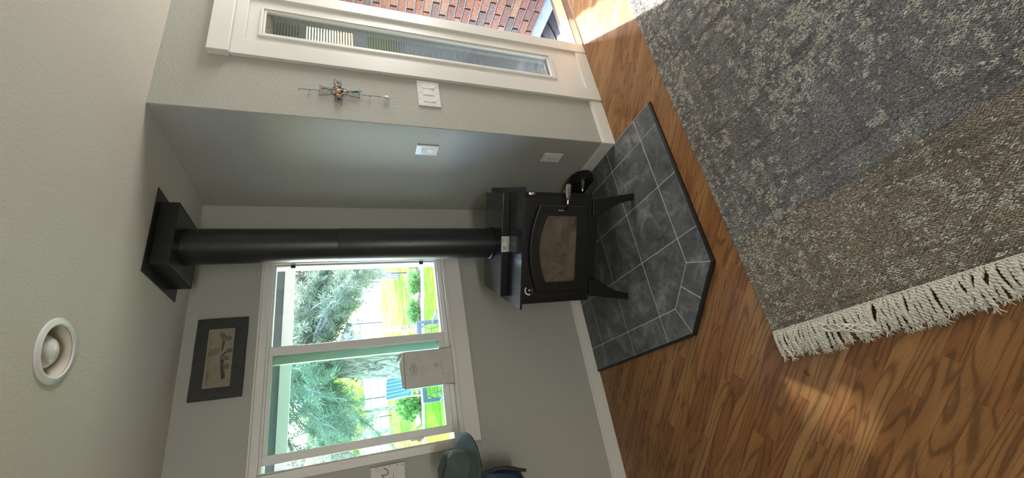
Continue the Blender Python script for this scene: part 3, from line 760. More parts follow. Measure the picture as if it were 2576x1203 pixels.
o = MB().ball((0, 0, .0016), .0025, 8, 5, (1, 1.8, .6)).build('crumb', 'plastic', smooth=True); o.location = (-1.992, -.335, 0); tag(o, 'tiny white crumb on the oak floor near the baseboard', 'crumb')

# ------------------------------------------------------------------ recessed ceiling lamp
rl = empty('recessed_light', (LX, LY, H)); tag(rl, 'round white recessed ceiling light with a frosted bulb', 'light')
MB().lathe([(.0755, -.004), (.080, -.0075), (.093, -.0065), (.0985, -.0015), (.0985, -.0004), (.079, -.0004), (.0755, -.004)], 64).build('trim_ring', 'plastic', rl, smooth=True)
MB().lathe([(.0760, -.002), (.070, .03), (.063, .09), (.055, .12), (.0001, .121)], 48).build('reflector', plain('reflector_cream', (.62, .58, .48, 1), .5, var=.04), rl, smooth=True)
tbm = NT('frosted_bulb'); tbm.set((.80, .79, .77, 1), .12); MAT['bulb'] = tbm.m
MB().lathe([(.0001, -.002), (.018, .0), (.036, .008), (.047, .020), (.0525, .036), (.051, .052), (.040, .074), (.024, .092), (.018, .118)], 40).build('bulb', 'bulb', rl, smooth=True)

# ------------------------------------------------------------------ switches and outlet
def rrect(w, h, r=.006, n=4):
    pts = []
    for cx, cy, a0 in ((w - r, h - r, 0), (-w + r, h - r, 90), (-w + r, -h + r, 180), (w - r, -h + r, 270)):
        for i in range(n + 1): t = R_(a0 + 90 * i / n); pts.append((cx + r * math.cos(t), cy + r * math.sin(t)))
    return pts
sw = empty('light_switch', (.243, -S, 1.181)); tag(sw, 'white three gang switch plate on the wall beside the sidelight', 'switch')
MB().prism(rrect(.094, .063, .004), -.007, -.0003, 'Y').build('plate', 'plastic', sw, bevel=.003, seg=3)
for i, x in enumerate((.054, .003, -.047)):
    MB().ring(R2(x - .0185, x + .0185, -.0355, .0355), R2(x - .0165, x + .0165, -.0335, .0335), -.0082, -.0068).build('rocker_frame', 'plastic', sw)
    r_ = MB()
    if i == 1: r_.prism([(-.0083, .033), (-.013, 0), (-.0083, -.033), (-.006, -.033), (-.006, .033)][::-1], x - .016, x + .016, 'X')
    else:
        r_.prism([(-.0095, .033), (-.0085, 0), (-.006, 0), (-.006, .033)][::-1], x - .016, x + .016, 'X'); r_.prism([(-.0085, -.0005), (-.0135, -.033), (-.006, -.033), (-.006, -.0005)][::-1], x - .016, x + .016, 'X')
    r_.build('rocker', 'plastic', sw)
    for z in (.049, -.049): MB().lathe([(.003, 0), (.003, .0008), (.0001, .001)], 10, Matrix.Translation((x, -.007, z)) @ Matrix.Rotation(R_(90), 4, 'X')).build('screw', 'paperink', sw)
sw1 = empty('light_switch', (0, -.682, 1.182), R_(-90)); tag(sw1, 'single white dimmer switch on the side wall behind the stove', 'switch')
MB().prism(rrect(.0435, .063, .004), -.007, -.0003, 'Y').build('plate', 'plastic', sw1, bevel=.003, seg=3)
MB().ring(R2(-.0185, .0185, -.0355, .0355), R2(-.0165, .0165, -.0335, .0335), -.0082, -.0068).build('rocker_frame', 'plastic', sw1)
MB().prism([(-.0095, .033), (-.0078, 0), (-.0105, -.033), (-.006, -.033), (-.006, .033)][::-1], -.016, .016, 'X').build('rocker', 'plastic', sw1)
ol = empty('wall_outlet', (0, -.690, .372), R_(-90)); tag(ol, 'white double wall outlet low on the side wall', 'outlet')
MB().prism(rrect(.0435, .066, .004), -.006, -.0003, 'Y').build('plate', 'plastic', ol, bevel=.0025, seg=3)
for z in (.021, -.021):
    f_ = MB().prism(rrect(.016, .0145, .006), -.0078, -.0058, 'Y', Matrix.Translation((0, 0, z))).build('receptacle', 'plastic', ol, bevel=.001)
    MB().box(-.0075, -.0055, -.0084, -.0077, z - .003, z + .006).box(.005, .007, -.0084, -.0077, z - .003, z + .005).box(-.002, .002, -.0084, -.0077, z - .0095, z - .0055).build('slot', 'ink', f_)

# ------------------------------------------------------------------ beaded wire cross
cr = empty('wire_cross', (.174, -S - .012, 1.655)); tag(cr, 'hanging wire cross wrapped with coloured beads on the wall by the door', 'wall decoration')
def wire(pts, r=.0013, name='wire_frame'): return MB().tube(pts, r, 6).build(name, 'bronze', cr, smooth=True)
Z = lambda p: (p[0] - .174, p[2] if len(p) > 2 else 0, p[1] - 1.655)
W = lambda L, **k: wire([Z(p) for p in L], **k)
W([(.162, 1.672), (.150, 1.700), (.138, 1.750), (.172, 1.745), (.207, 1.747), (.196, 1.705), (.188, 1.675)])
W([(.162, 1.640), (.156, 1.600), (.147, 1.552), (.172, 1.556), (.201, 1.540), (.192, 1.595), (.187, 1.638)])
W([(.188, 1.672), (.215, 1.676), (.242, 1.680), (.262, 1.679), (.249, 1.663), (.246, 1.644), (.215, 1.646), (.187, 1.640)])
W([(.162, 1.672), (.135, 1.672), (.108, 1.674), (.104, 1.658), (.083, 1.638), (.110, 1.642), (.138, 1.642), (.162, 1.640)])
for i in range(9):
    z = 1.690 + i * .006; k_ = .010 + i * .0022; W([(.172 - k_ * .95, z, .0), (.172, z + .001, -.004), (.172 + k_, z, .0)], r=.0007, name='wire_wrap')
for i in range(13):
    z = 1.630 - i * .0062; k_ = .009 + i * .0013; W([(.173 - k_, z, .0), (.173, z - .001, -.004), (.173 + k_, z, .0)], r=.0007, name='wire_wrap')
for i in range(6):
    x = .200 + i * .007; W([(x, 1.676, 0), (x, 1.66, -.004), (x, 1.645, 0)], r=.0007, name='wire_wrap')
    x = .148 - i * .007; W([(x, 1.672, 0), (x, 1.658, -.004), (x, 1.642, 0)], r=.0007, name='wire_wrap')
for s1, s2 in ((1, 1), (1, -1), (-1, 1), (-1, -1)):
    W([(.174 + s1 * (.012 + .016 * (1 - math.cos(t)) / 2 + .010 * math.sin(t) * t * .2), 1.655 + s2 * (.014 + .026 * t / 6.3 + .004 * math.sin(2 * t)), -.002) for t in np.linspace(0, 6.3, 22)], r=.0007, name='wire_scroll')
BC = dict(yellow=(.62, .52, .16), orange=(.60, .22, .07), red=(.35, .07, .04), teal=(.05, .20, .18), green=(.10, .22, .10), navy=(.02, .03, .08), coral=(.72, .26, .14), cream=(.72, .62, .42), black=(.01, .01, .01), pink=(.62, .36, .32), blue=(.03, .16, .30), brown=(.20, .09, .05), aqua=(.35, .50, .50))
for k in BC: MAT['bead_' + k] = plain('bead_' + k, (*BC[k], 1), .18, var=.12, scale=200)
for (x, z, rr, c_, sc) in [(.179, 1.657, .0115, 'yellow', (1, .7, .95)), (.166, 1.650, .008, 'brown', (1, .8, 1)), (.190, 1.668, .0075, 'orange', (1, .9, 1)), (.196, 1.663, .006, 'coral', (1, 1, 1)),
        (.182, 1.700, .0055, 'teal', (1, 1, 1)), (.178, 1.688, .005, 'teal', (1, 1, 1)), (.186, 1.715, .005, 'green', (1, 1, 1.3)), (.187, 1.729, .0055, 'red', (1, 1, 1)), (.190, 1.738, .006, 'pink', (1, .8, 1)),
        (.178, 1.640, .0065, 'black', (1, 1, 1)), (.180, 1.626, .008, 'cream', (1, .8, 1)), (.178, 1.612, .005, 'green', (1, 1, 1)), (.184, 1.600, .005, 'pink', (1, 1, 1)), (.182, 1.586, .006, 'teal', (1, 1, 1.3)), (.186, 1.572, .006, 'blue', (1, .9, 1.1)), (.186, 1.560, .0055, 'blue', (1, .9, 1)),
        (.214, 1.664, .007, 'aqua', (1, .9, 1)), (.226, 1.667, .006, 'pink', (1, 1, 1)), (.234, 1.662, .006, 'brown', (1, 1, 1)),
        (.146, 1.657, .008, 'coral', (1.1, .8, .9)), (.126, 1.656, .0085, 'navy', (1.3, .8, .8)), (.204, 1.652, .005, 'navy', (1, 1, 1))]:
    MB().ball((x - .174, -.004, z - 1.655), rr, 12, 8, sc).build('bead', 'bead_' + c_, cr, smooth=True)
for x, z in ((.152, 1.676), (.150, 1.638), (.198, 1.680), (.199, 1.636), (.156, 1.690), (.192, 1.622)):
    MB().ball((x - .174, -.003, z - 1.655), .0033, 8, 6).build('bead', 'bead_black', cr, smooth=True)
def chain(z0, z1, x):
    n_ = max(2, int(abs(z1 - z0) / .007)); b = MB()
    for i in range(n_):
        zc_ = z0 + (z1 - z0) * (i + .5) / n_; pts = []
        for j in range(9):
            t = 2 * math.pi * j / 8; a, bb_ = .0022 * math.cos(t), .0047 * math.sin(t)
            pts.append((x - .174 + (a if i % 2 else 0), (0 if i % 2 else a), zc_ - 1.655 + bb_))
        b.tube(pts, .0006, 4, cap=False)
    b.build('chain', 'bronze', cr)
chain(1.747, 1.785, .172); chain(1.800, 1.838, .169); chain(1.546, 1.507, .172); chain(1.492, 1.440, .173)
MB().ball((-.003, 0, 1.7925 - 1.655), .007, 12, 8).build('bead', 'bead_aqua', cr, smooth=True)
MB().ball((-.001, 0, 1.4995 - 1.655), .007, 12, 8).build('bead', 'bead_aqua', cr, smooth=True)
tg = NT('drop_glass'); tg.set((.55, .70, .70, 1), .08); tg.b.inputs['Transmission Weight'].default_value = .35; MAT['drop'] = tg.m
MB().lathe([(.0001, .021), (.003, .018), (.008, .008), (.0115, -.004), (.0105, -.013), (.006, -.019), (.0001, -.021)], 18, Matrix.Translation((-.001, 0, 1.4195 - 1.655)) @ Matrix.Diagonal((1, .55, 1, 1))).build('glass_drop', 'drop', cr, smooth=True)
MB().tube([(-.003, .004, 1.838 - 1.655), (-.005, .004, 1.846 - 1.655), (-.005, .0115, 1.846 - 1.655)], .0009, 6).build('nail', 'bronze', cr)

# ------------------------------------------------------------------ slate framed print above the window
pr = empty('framed_print', (-.945, 0, 2.258)); tag(pr, 'dark slate framed print of a flowering twig above the window', 'picture')
slate = plain('dark_slate', (.032, .034, .031, 1), .7, var=.25, scale=25, bump=.35, bscale=60)
fr_o = [(-.212, -.1175), (-.09, -.1185), (.03, -.117), (.13, -.1185), (.213, -.1175), (.2135, .02), (.2125, .117), (.06, .118), (-.08, .1165), (-.2115, .1185), (-.2125, .01)]
MB().prism(fr_o, -.026, -.008, 'Y').build('slate_frame', slate, pr, bevel=.002)
MB().box(-.1, .1, -.008, -.0003, -.06, .06).build('wall_mount', 'darkmetal', pr)
paper = MB().box(-.1545, .1530, -.0272, -.0255, -.0600, .0600).build('print_sheet', plain('print_paper', (.24, .215, .155, 1), .8, var=.10, scale=12), pr)
twig = plain('print_dark_grey', (.055, .055, .048, 1), .8, var=.2); petal = plain('print_mid_grey', (.12, .112, .088, 1), .8, var=.25); petal2 = plain('print_light_grey', (.165, .150, .11, 1), .8, var=.2)
FY = -.0276
lay = [0]
def flat(poly, mat, name, d=0):
    lay[0] += 1; MB().prism(poly, FY - .0002 - .00006 * lay[0], FY + .0004, 'Y').build(name, mat, paper)
flat([(-.118, -.020), (-.112, -.036), (-.070, -.030), (-.040, -.022), (-.022, -.024), (.000, -.014), (.002, -.004), (-.035, -.008), (-.072, -.012)], twig, 'stem')
flat([(.030, -.012), (.085, -.020), (.088, -.008), (.032, -.006)], twig, 'stem')
flat([(.002, -.010), (.024, -.036), (.030, -.030), (.008, -.004)], twig, 'stem')
def leafp(cx, cz, L, w, a): return [(cx + L * u * math.cos(a) - w * v * math.sin(a), cz + L * u * math.sin(a) + w * v * math.cos(a)) for u, v in ((-.5, 0), (-.25, .75), (.05, 1), (.3, .7), (.5, 0), (.3, -.7), (.05, -1), (-.25, -.75))]
flat(leafp(.026, .018, .052, .012, R_(130)), petal, 'leaf'); flat(leafp(.030, .028, .07, .018, R_(128)), petal2, 'leaf', -.0001); flat(leafp(-.006, -.026, .05, .013, R_(65)), petal, 'leaf')
def blossom(cx, cz, r): flat([(cx + r * (1 + .16 * math.cos(5 * t)) * math.cos(t), cz + r * (1 + .16 * math.cos(5 * t)) * math.sin(t)) for t in np.linspace(0, 2 * math.pi, 26)[:-1]], petal, 'blossom', .0002)
for b_ in ((.104, -.012, .015), (.098, -.034, .014), (.120, -.002, .012), (.032, -.044, .013), (-.052, -.036, .015)): blossom(*b_)
flat([(.062, -.024), (.066, -.028), (.066, -.022)], twig, 'speck'); flat([(.072, .044), (.077, .046), (.076, .041)], twig, 'speck')
me = text_mesh('so happy', .019, .0003, .1); xform(me, Matrix.Translation((-.105, FY - .0002, .0445)) @ Matrix.Rotation(R_(90), 4, 'X')); link('lettering', me, twig, paper)
scr = MB(); r9 = random.Random(5); xx = -.052
while xx < .128:
    L = r9.choice((.010, .016, .022)); k = max(4, int(L / .0018))
    scr.tube([(xx + L * i / k, FY - .0003, .0455 + r9.uniform(-.0042, .0042)) for i in range(k + 1)], .0006, 4); xx += L + .007
scr.build('lettering', petal, paper)

# ------------------------------------------------------------------ wall sign left of the window
sg = empty('wall_sign', (-1.80, 0, 1.43)); tag(sg, 'white wooden wall sign with dark script lettering left of the window', 'sign')
MB().box(-.19, .192, -.016, -.0003, -.088, .088).build('board', plain('sign_white', (.66, .66, .60, 1), .6, var=.05, scale=30, bump=.1), sg, bevel=.001)
ink2 = plain('sign_ink', (.10, .11, .08, 1), .7)
def script(pts, r): MB().tube(pts, r, 6).build('lettering', ink2, sg, smooth=True)
SC = lambda L: [(x, -.0165, z) for x, z in L]
def spl(L, n=8):
    out = []
    for i in range(len(L) - 1):
        p0, p1, p2, p3 = (np.array(L[max(0, i - 1)]), np.array(L[i]), np.array(L[i + 1]), np.array(L[min(len(L) - 1, i + 2)]))
        for t in np.linspace(0, 1, n, endpoint=False):
            out.append(tuple(.5 * (2 * p1 + (p2 - p0) * t + (2 * p0 - 5 * p1 + 4 * p2 - p3) * t * t + (3 * p1 - p0 - 3 * p2 + p3) * t ** 3)))
    return out + [L[-1]]
script(SC(spl([(.062, -.004), (.085, .004), (.108, .026), (.103, .046), (.088, .034), (.092, .004), (.112, -.006), (.134, .022), (.148, .032), (.146, .012), (.152, .000), (.166, .002), (.180, .022)])), .0022)
script(SC(spl([(-.16, .0), (-.12, .05), (-.10, .0), (-.06, .045), (-.05, .0), (-.01, .03), (.01, .0), (.04, .03), (.062, -.004)])), .0022)
script(SC([(-.14, -.026), (.148, -.026)]), .0010); script(SC([(-.14, -.012), (.130, -.012)]), .0008)
for x, z in ((.186, -.01), (.184, -.05), (.180, -.078), (.186, .06)): MB().box(x - .002, x + .002, -.0166, -.015, z - .003, z + .003).build('worn_spot', ink2, sg)

# ------------------------------------------------------------------ white carton on the sill
bx = empty('carton', (-1.128, -.030, 1.0202), R_(0)); tag(bx, 'white printed cardboard carton with an open flap standing on the window sill', 'box')
cwm = plain('carton_white', (.55, .55, .50, 1), .6, var=.05, scale=15)
cb = MB(); cb.box(-.108, .106, -.001, .0005, 0, .290); cb.box(-.108, .106, .032, .0335, 0, .290); cb.box(-.108, -.1065, -.001, .0335, 0, .290); cb.box(.1045, .106, -.001, .0335, 0, .290); cb.box(-.108, .106, -.001, .0335, 0, .0015)
cb.build('carton_body', cwm, bx)
MB().add([(.104, -.001, .289), (.106, .033, .289), (.060, .040, .330), (.098, .004, .322)], [(0, 1, 2, 3)]).build('flap', cwm, bx).modifiers.new('t', 'SOLIDIFY').thickness = .0015
MB().add([(-.106, .033, .289), (.104, .033, .289), (.05, .050, .315), (-.09, .046, .305)], [(0, 1, 2, 3)]).build('flap', cwm, bx).modifiers.new('t', 'SOLIDIFY').thickness = .0015
FY2 = -.0013
def bar(x0, x1, z0, z1, nm='printed_line'): MB().box(x0, x1, FY2 - .0003, FY2 + .0005, z0, z1).build(nm, 'paperink', bx)
MB().ring([(-.030, .222), (.034, .226), (.036, .252), (-.034, .254)], [(-.027, .226), (.031, .229), (.033, .249), (-.030, .251)], FY2 - .0003, FY2 + .0004).build('printed_logo', 'paperink', bx)
for i in range(5): bar(-.020 + i * .0095, -.013 + i * .0095, .232, .246, 'printed_letter')
bar(-.012, .014, .258, .262); bar(-.010, .010, .215, .219)
bar(-.016, .012, .196, .198); bar(-.024, .020, .180, .182); bar(-.022, .030, .164, .166)
MB().ring([(.002, .092), (.022, .096), (.020, .116), (.000, .112)], [(.006, .097), (.017, .099), (.016, .111), (.005, .108)], FY2 - .0003, FY2 + .0004).build('printed_mark', 'paperink', bx)
bar(-.02, .034, .078, .080); bar(-.03, .048, .064, .066); bar(-.055, -.042, .063, .067)
o = MB().prism([(-.012, -.006), (.010, -.008), (.014, .004), (-.008, .008)], 0, .0008).build('foil_scrap', 'chrome'); o.location = (-1.262, -.018, 1.0203); tag(o, 'small shiny foil scrap on the window sill beside the carton', 'scrap')
# ------------------------------------------------------------------ coat rack, hat, cap and backpack left of the window
rk = empty('coat_rack', (-2.1, 0, 1.20)); tag(rk, 'white wall coat rack with pegs at the left edge of the picture', 'coat rack')
MB().box(-.40, .36, -.018, -.0003, -.04, .04).build('board', 'trim', rk, bevel=.003)
for x in (-.3, -.1, .1, .315): MB().tube([(x, -.018, 0), (x, -.075, .012), (x, -.095, .030)], [.008, .008, .011], 10).build('peg', 'darkmetal', rk, smooth=True)
def camo():
    t = NT('camouflage_cloth'); n = t.noise(t.coord(), 22, 3, .5, .8)
    r = t.ramp(n, [(0, (.045, .055, .030)), (.42, (.10, .11, .06)), (.52, (.19, .18, .11)), (.62, (.03, .035, .022))]); r.node.color_ramp.interpolation = 'CONSTANT'
    return t.set(r, .9)
hatm = plain('felt_hat', (.060, .085, .085, 1), .75, var=.12, scale=12, bump=.15, bscale=160)
hat = empty('wide_brim_hat', (-1.690, -.245, 1.080)); hat.rotation_euler = (R_(14), R_(16), R_(-8)); tag(hat, 'grey green wide brimmed felt hat hanging on the coat rack beside the window', 'hat')
def brim_z(r, t): k = (r - .085) / .085; return -.006 * k + .050 * k * k * (math.cos(t + .5) ** 2) * (1.0 if math.cos(t + .5) < 0 else .55) - .018 * k * (math.sin(t) < 0) * abs(math.sin(t))
b = MB(); nt, nr = 56, 8; vv = []; ff = []
for i in range(nr):
    r = .078 + (.172 - .078) * i / (nr - 1)
    for j in range(nt):
        t = 2 * math.pi * j / nt; vv.append((r * math.cos(t), r * .93 * math.sin(t), brim_z(r, t)))
ff = [(i * nt + j, i * nt + (j + 1) % nt, (i + 1) * nt + (j + 1) % nt, (i + 1) * nt + j) for i in range(nr - 1) for j in range(nt)]
bo = b.add(vv, ff).build('brim', hatm, hat, smooth=True); sdm = bo.modifiers.new('t', 'SOLIDIFY'); sdm.thickness = .004
b = MB(); vv = []; prof = [(.086, -.004), (.085, .025), (.083, .055), (.079, .085), (.072, .104), (.056, .116), (.030, .112), (.001, .105)]
for r, z in prof:
    for j in range(nt):
        t = 2 * math.pi * j / nt
        dent = max(0, z - .05) / .065
        pin = 1 - .20 * dent * max(0, math.cos(2 * (t - 1.2))) ** 2
        zz2 = z - .016 * dent * math.exp(-((r * math.cos(t - 1.57)) / .03) ** 2) * (r < .075)
        vv.append((r * pin * math.cos(t) + .004 * dent * math.sin(3 * t), r * pin * .93 * math.sin(t), zz2))
ff = [(i * nt + j, i * nt + (j + 1) % nt, (i + 1) * nt + (j + 1) % nt, (i + 1) * nt + j) for i in range(len(prof) - 1) for j in range(nt)]
b.add(vv, ff).build('crown', hatm, hat, smooth=True)
MB().lathe([(.0868, .004), (.0872, .016), (.0862, .020), (.0850, .018)], 56, Matrix.Diagonal((1, .93, 1, 1))).build('hat_band', plain('hat_band', (.06, .085, .085, 1), .6), hat, smooth=True)
b = MB(); vv = []
for i in range(nr):
    r = .080 + (.170 - .080) * i / (nr - 1)
    for j in range(nt):
        t = 2 * math.pi * j / nt; vv.append((r * math.cos(t), r * .93 * math.sin(t), brim_z(r, t) - .0055))
b.add(vv, [(i * nt + j, i * nt + (j + 1) % nt, (i + 1) * nt + (j + 1) % nt, (i + 1) * nt + j) for i in range(nr - 1) for j in range(nt)]).build('brim_lining', camo(), hat, smooth=True)
bp_ = empty('backpack', (-1.925, -.16, .725)); tag(bp_, 'blue nylon backpack with black strap hanging at the left edge below the hat', 'backpack')
nyl = plain('blue_nylon', (.012, .034, .070, 1), .55, var=.2, scale=18, bump=.2, bscale=90); blk = plain('black_webbing', (.012, .012, .012, 1), .6)
b = MB(); vv = []; nn, kk = 32, 18
for i in range(kk + 1):
    ph = math.pi * i / kk - math.pi / 2
    for j in range(nn):
        t = 2 * math.pi * j / nn; sg_ = lambda v, p: math.copysign(abs(v) ** p, v)
        vv.append((.205 * sg_(math.cos(ph), .55) * sg_(math.cos(t), .6), .11 * sg_(math.cos(ph), .55) * sg_(math.sin(t), .6), (.155 + .155 * sg_(math.sin(ph), .7)) + .008 * math.sin(4 * t + i)))
b.add(vv, [(i * nn + j, i * nn + (j + 1) % nn, (i + 1) * nn + (j + 1) % nn, (i + 1) * nn + j) for i in range(kk) for j in range(nn)]).build('bag_body', nyl, bp_, smooth=True)
MB().tube([(.06, -.02, .30), (.03, .06, .38), (-.02, .075, .51)], .008, 8).build('hang_loop', blk, bp_, smooth=True)
MB().tube([(.150, -.06, .215), (.185, -.07, .205), (.200, -.075, .18), (.195, -.085, .13), (.178, -.095, .07), (.165, -.10, .02)], [.008, .010, .012, .012, .010, .008], 8).build('strap', blk, bp_, smooth=True)
MB().tube([(x, -.085 - .02 * math.sin(math.pi * (x + .15) / .3), .265) for x in np.linspace(-.15, .15, 14)], .003, 6).build('zip', blk, bp_, smooth=True)

# ------------------------------------------------------------------ garden outside the window
G = -.30
def ground_mat(name, c0, c1, c2, sc=3.0):
    t = NT(name); co = t.coord(); a = t.noise(co, sc, 4, .6); b3 = t.noise(co, sc * 18, 3, .7)
    col = t.ramp(t.math('ADD', t.math('MULTIPLY', a, .6), t.math('MULTIPLY', b3, .4)), [(.36, c0), (.5, c1), (.66, c2)])
    t.bump(b3, .8, .05); return t.set(col, 1.0, spec=0.0)
lawnm = ground_mat('lawn_grass', (.055, .12, .010), (.115, .20, .020), (.21, .29, .042))
fieldm = ground_mat('field_grass', (.075, .11, .014), (.125, .155, .032), (.175, .18, .065), 1.5)
gravel = ground_mat('pale_gravel', (.20, .175, .15), (.26, .24, .21), (.33, .31, .28), 2.0)
mulch = ground_mat('bark_mulch', (.10, .06, .045), (.24, .16, .12), (.42, .33, .27), 9.0)
def slab(name, poly, z, mat, lab): return struct(MB().prism(poly, z - .15, z, 'Z').build(name, mat), lab)
slab('ground_bounce_slab', [(-14, .17), (-2.3, .17), (-2.3, 7.5), (-14, 7.5)], G + .01, conc, 'unseen pale concrete slab added to bounce light in at the window')  # added out of view as a reflector for the alcove side wall
slab('ground_walk', [(1.935, -.73), (40, -.73), (40, 14), (12, 9), (5, 4.5), (1.935, 2.2)], G + .01, gravel, 'pale front walk past the brick wall')
slab('ground_lawn', [(-30, .17), (-.35, .17), (-.35, 2.05), (1.935, 2.05), (1.935, -.73), (40, -.73), (40, 7.2), (3.0, 7.95), (1.27, 8.72), (.73, 9.2), (-.84, 9.85), (-30, 14)], G, lawnm, 'near green lawn outside the window')
slab('ground_bed', [(40, 7.2), (40, 9.0), (3.7, 9.5), (2.9, 11.0), (1.2, 11.4), (-.9, 11.6), (-.84, 9.85), (.73, 9.2), (1.27, 8.72), (3.0, 7.95)], G + .02, mulch, 'bark planting bed across the lawn')
slab('ground_field', [(-30, 14), (-.84, 9.86), (-.9, 11.6), (1.2, 11.4), (2.9, 11.0), (3.7, 9.5), (40, 9.0), (40, 26), (5.4, 23.4), (1.3, 21.7), (-.44, 21.5), (-30, 20)], G - .005, fieldm, 'bright yellow green grass beyond the bed')
slab('ground_drive', [(-60, 18), (-.44, 21.5), (1.3, 21.7), (5.4, 23.4), (40, 26), (90, 30), (90, 95), (-60, 95)], G - .02, gravel, 'pale sunlit gravel drive in the distance')
struct(MB().tube([(4.6, 7.35, G + .03), (3.0, 7.93, G + .03), (1.27, 8.70, G + .03), (.73, 9.18, G + .03), (-.84, 9.83, G + .03), (-4, 10.3, G + .03)], .045, 6).build('trim_lawn_edging', conc), 'pale lawn edging strip')

bark = NT('pine_bark'); co_ = bark.coord(); nb_ = bark.noise(bark.mapping(co_, (5, 5, 1.6)), 2.2, 5, .65, 1.5)
bark.set(bark.ramp(nb_, [(.36, (.06, .05, .045)), (.5, (.20, .18, .165)), (.64, (.36, .33, .30))]), .95); bark.bump(nb_, 1.0, .08); MAT['bark'] = bark.m
def leafm(name, a, b2):
    t = NT(name); n = t.noise(t.coord(), 3.5, 3); t.set(t.ramp(n, [(.35, a), (.65, b2)]), .6, spec=.3)
    tr_ = t.new('ShaderNodeBsdfTranslucent'); tr_.inputs[0].default_value = (*[min(1, x * 1.6) for x in b2], 1)
    mx = t.new('ShaderNodeMixShader'); mx.inputs[0].default_value = .4; t.link(t.b.outputs[0], mx.inputs[1]); t.link(tr_.outputs[0], mx.inputs[2]); t.link(mx.outputs[0], t.out.inputs[0])
    return t.m
MAT['needle'] = leafm('pine_needles', (.055, .080, .055), (.125, .160, .105)); MAT['leafy'] = leafm('yellow_leaves', (.22, .30, .06), (.50, .52, .12)); MAT['shrub'] = leafm('shrub_leaves', (.06, .14, .035), (.14, .26, .07))
def np_mesh(name, V, F):
    me = bpy.data.meshes.new(name); me.from_pydata([tuple(p) for p in V], [], [tuple(f) for f in F]); me.update(); return me
def cluster_mesh(name, pts, dirs, nper, length, width, seed, spread=.9):
    """short pointed leaves or needles springing from points along twigs"""
    rs = np.random.RandomState(seed); P_ = np.repeat(np.array(pts), nper, 0); D_ = np.repeat(np.array(dirs), nper, 0); n_ = len(P_)
    d = D_ + rs.normal(0, spread, (n_, 3)); d /= np.linalg.norm(d, axis=1)[:, None]
    side = np.cross(d, rs.normal(0, 1, (n_, 3))); side /= np.linalg.norm(side, axis=1)[:, None]
    L = length * rs.uniform(.6, 1.25, (n_, 1)); w = width * rs.uniform(.7, 1.3, (n_, 1))
    base = P_ + rs.normal(0, length * .12, (n_, 3))
    V = np.stack([base, base + d * L * .5 + side * w, base + d * L, base + d * L * .5 - side * w], 1).reshape(-1, 3)
    F = np.arange(n_ * 4).reshape(-1, 4)
    return np_mesh(name, V.tolist(), F.tolist())
def conifer(name, label, path, radii, boughs, seed, nper=13, nl=.14, nw=.0055, group='garden trees'):
    t = empty(name, path[0]); tag(t, label, 'tree', group); o0 = Vector(path[0]); rs = random.Random(seed)
    MB().tube([Vector(p) - o0 for p in path], radii, 18).build('trunk', 'bark', t, smooth=True)
    br = MB(); pts = []; dirs = []
    for (p0, az, L, el, droop) in boughs:
        p = Vector(p0) - o0; d = Vector((math.cos(az) * math.cos(el), math.sin(az) * math.cos(el), math.sin(el)))
        path_ = []; k = 9
        for i in range(k + 1):
            u = i / k; q_ = p + d * L * u + Vector((rs.uniform(-.05, .05), rs.uniform(-.05, .05), -droop * u * u * L + rs.uniform(-.04, .04))); path_.append(q_)
        br.tube(path_, [.028 * (1 - .8 * i / k) * (L / 2.5) ** .5 + .004 for i in range(k + 1)], 6)
        for i in range(2, k + 1):
            for s_ in range(5):
                a = path_[i - 1].lerp(path_[i], rs.random()); tl = rs.uniform(.25, .6) * (1.1 - .35 * i / k)
                td = (d * .6 + Vector((rs.uniform(-1, 1), rs.uniform(-1, 1), rs.uniform(-.9, .35)))).normalized()
                m_ = 5; tp = [a + td * tl * j / m_ + Vector((0, 0, -.10 * (j / m_) ** 2)) for j in range(m_ + 1)]
                br.tube([tp[0], tp[2], tp[5]], [.006, .005, .003], 4)
                for j in range(1, m_ + 1): pts.append(tp[j][:]); dirs.append(td[:])
    br.build('branches', 'bark', t, smooth=True)
    me = cluster_mesh('needles', pts, dirs, nper, nl, nw, seed, .75)
    n_ = link('needles', me, 'needle', t); n_['kind'] = 'stuff'
    return t
rb = random.Random(21); bo = []
tp = [(.12, 7.0, G), (.20, 7.0, .4), (.28, 7.0, 1.05), (.38, 7.0, 1.9), (.49, 7.0, 2.8), (.62, 7.05, 4.2), (.7, 7.1, 6.0), (.8, 7.1, 8.0)]
for i in range(46):
    h_ = rb.uniform(2.1, 5.2); x_ = .33 + .07 * (h_ - 1.0); az = rb.uniform(0, 2 * math.pi)
    bo.append(((x_, 7.02, h_), az, rb.uniform(1.6, 3.2), rb.uniform(-.25, .25), rb.uniform(.18, .42)))
for i in range(16):
    h_ = rb.uniform(1.9, 2.9); bo.append(((.40, 7.0, h_), rb.choice((R_(200), R_(345), R_(170), R_(10), R_(-30), R_(215))) + rb.uniform(-.3, .3), rb.uniform(1.5, 2.7), rb.uniform(-.2, .1), rb.uniform(.15, .35)))
conifer('pine_tree', 'big pine with rough grey trunk seen through the left window pane', tp, [.36, .31, .29, .285, .28, .24, .18, .10], bo, 3)
bo = []
for i in range(60):
    h_ = rb.uniform(1.9, 5.4); az = rb.uniform(0, 2 * math.pi); bo.append(((5.0, 13.6, h_), az, rb.uniform(1.4, 2.9), rb.uniform(-.3, .2), rb.uniform(.15, .4)))
conifer('pine_tree', 'slim pine with drooping boughs seen through the right window pane', [(4.95, 13.6, G), (5.0, 13.6, 2.5), (5.05, 13.6, 7.5)], [.16, .13, .05], bo, 8)
bo = []
for i in range(44):
    h_ = rb.uniform(1.9, 4.8); az = rb.uniform(0, 2 * math.pi); bo.append(((-2.2, 13.2, h_), az, rb.uniform(1.3, 2.7), rb.uniform(-.3, .2), rb.uniform(.15, .4)))
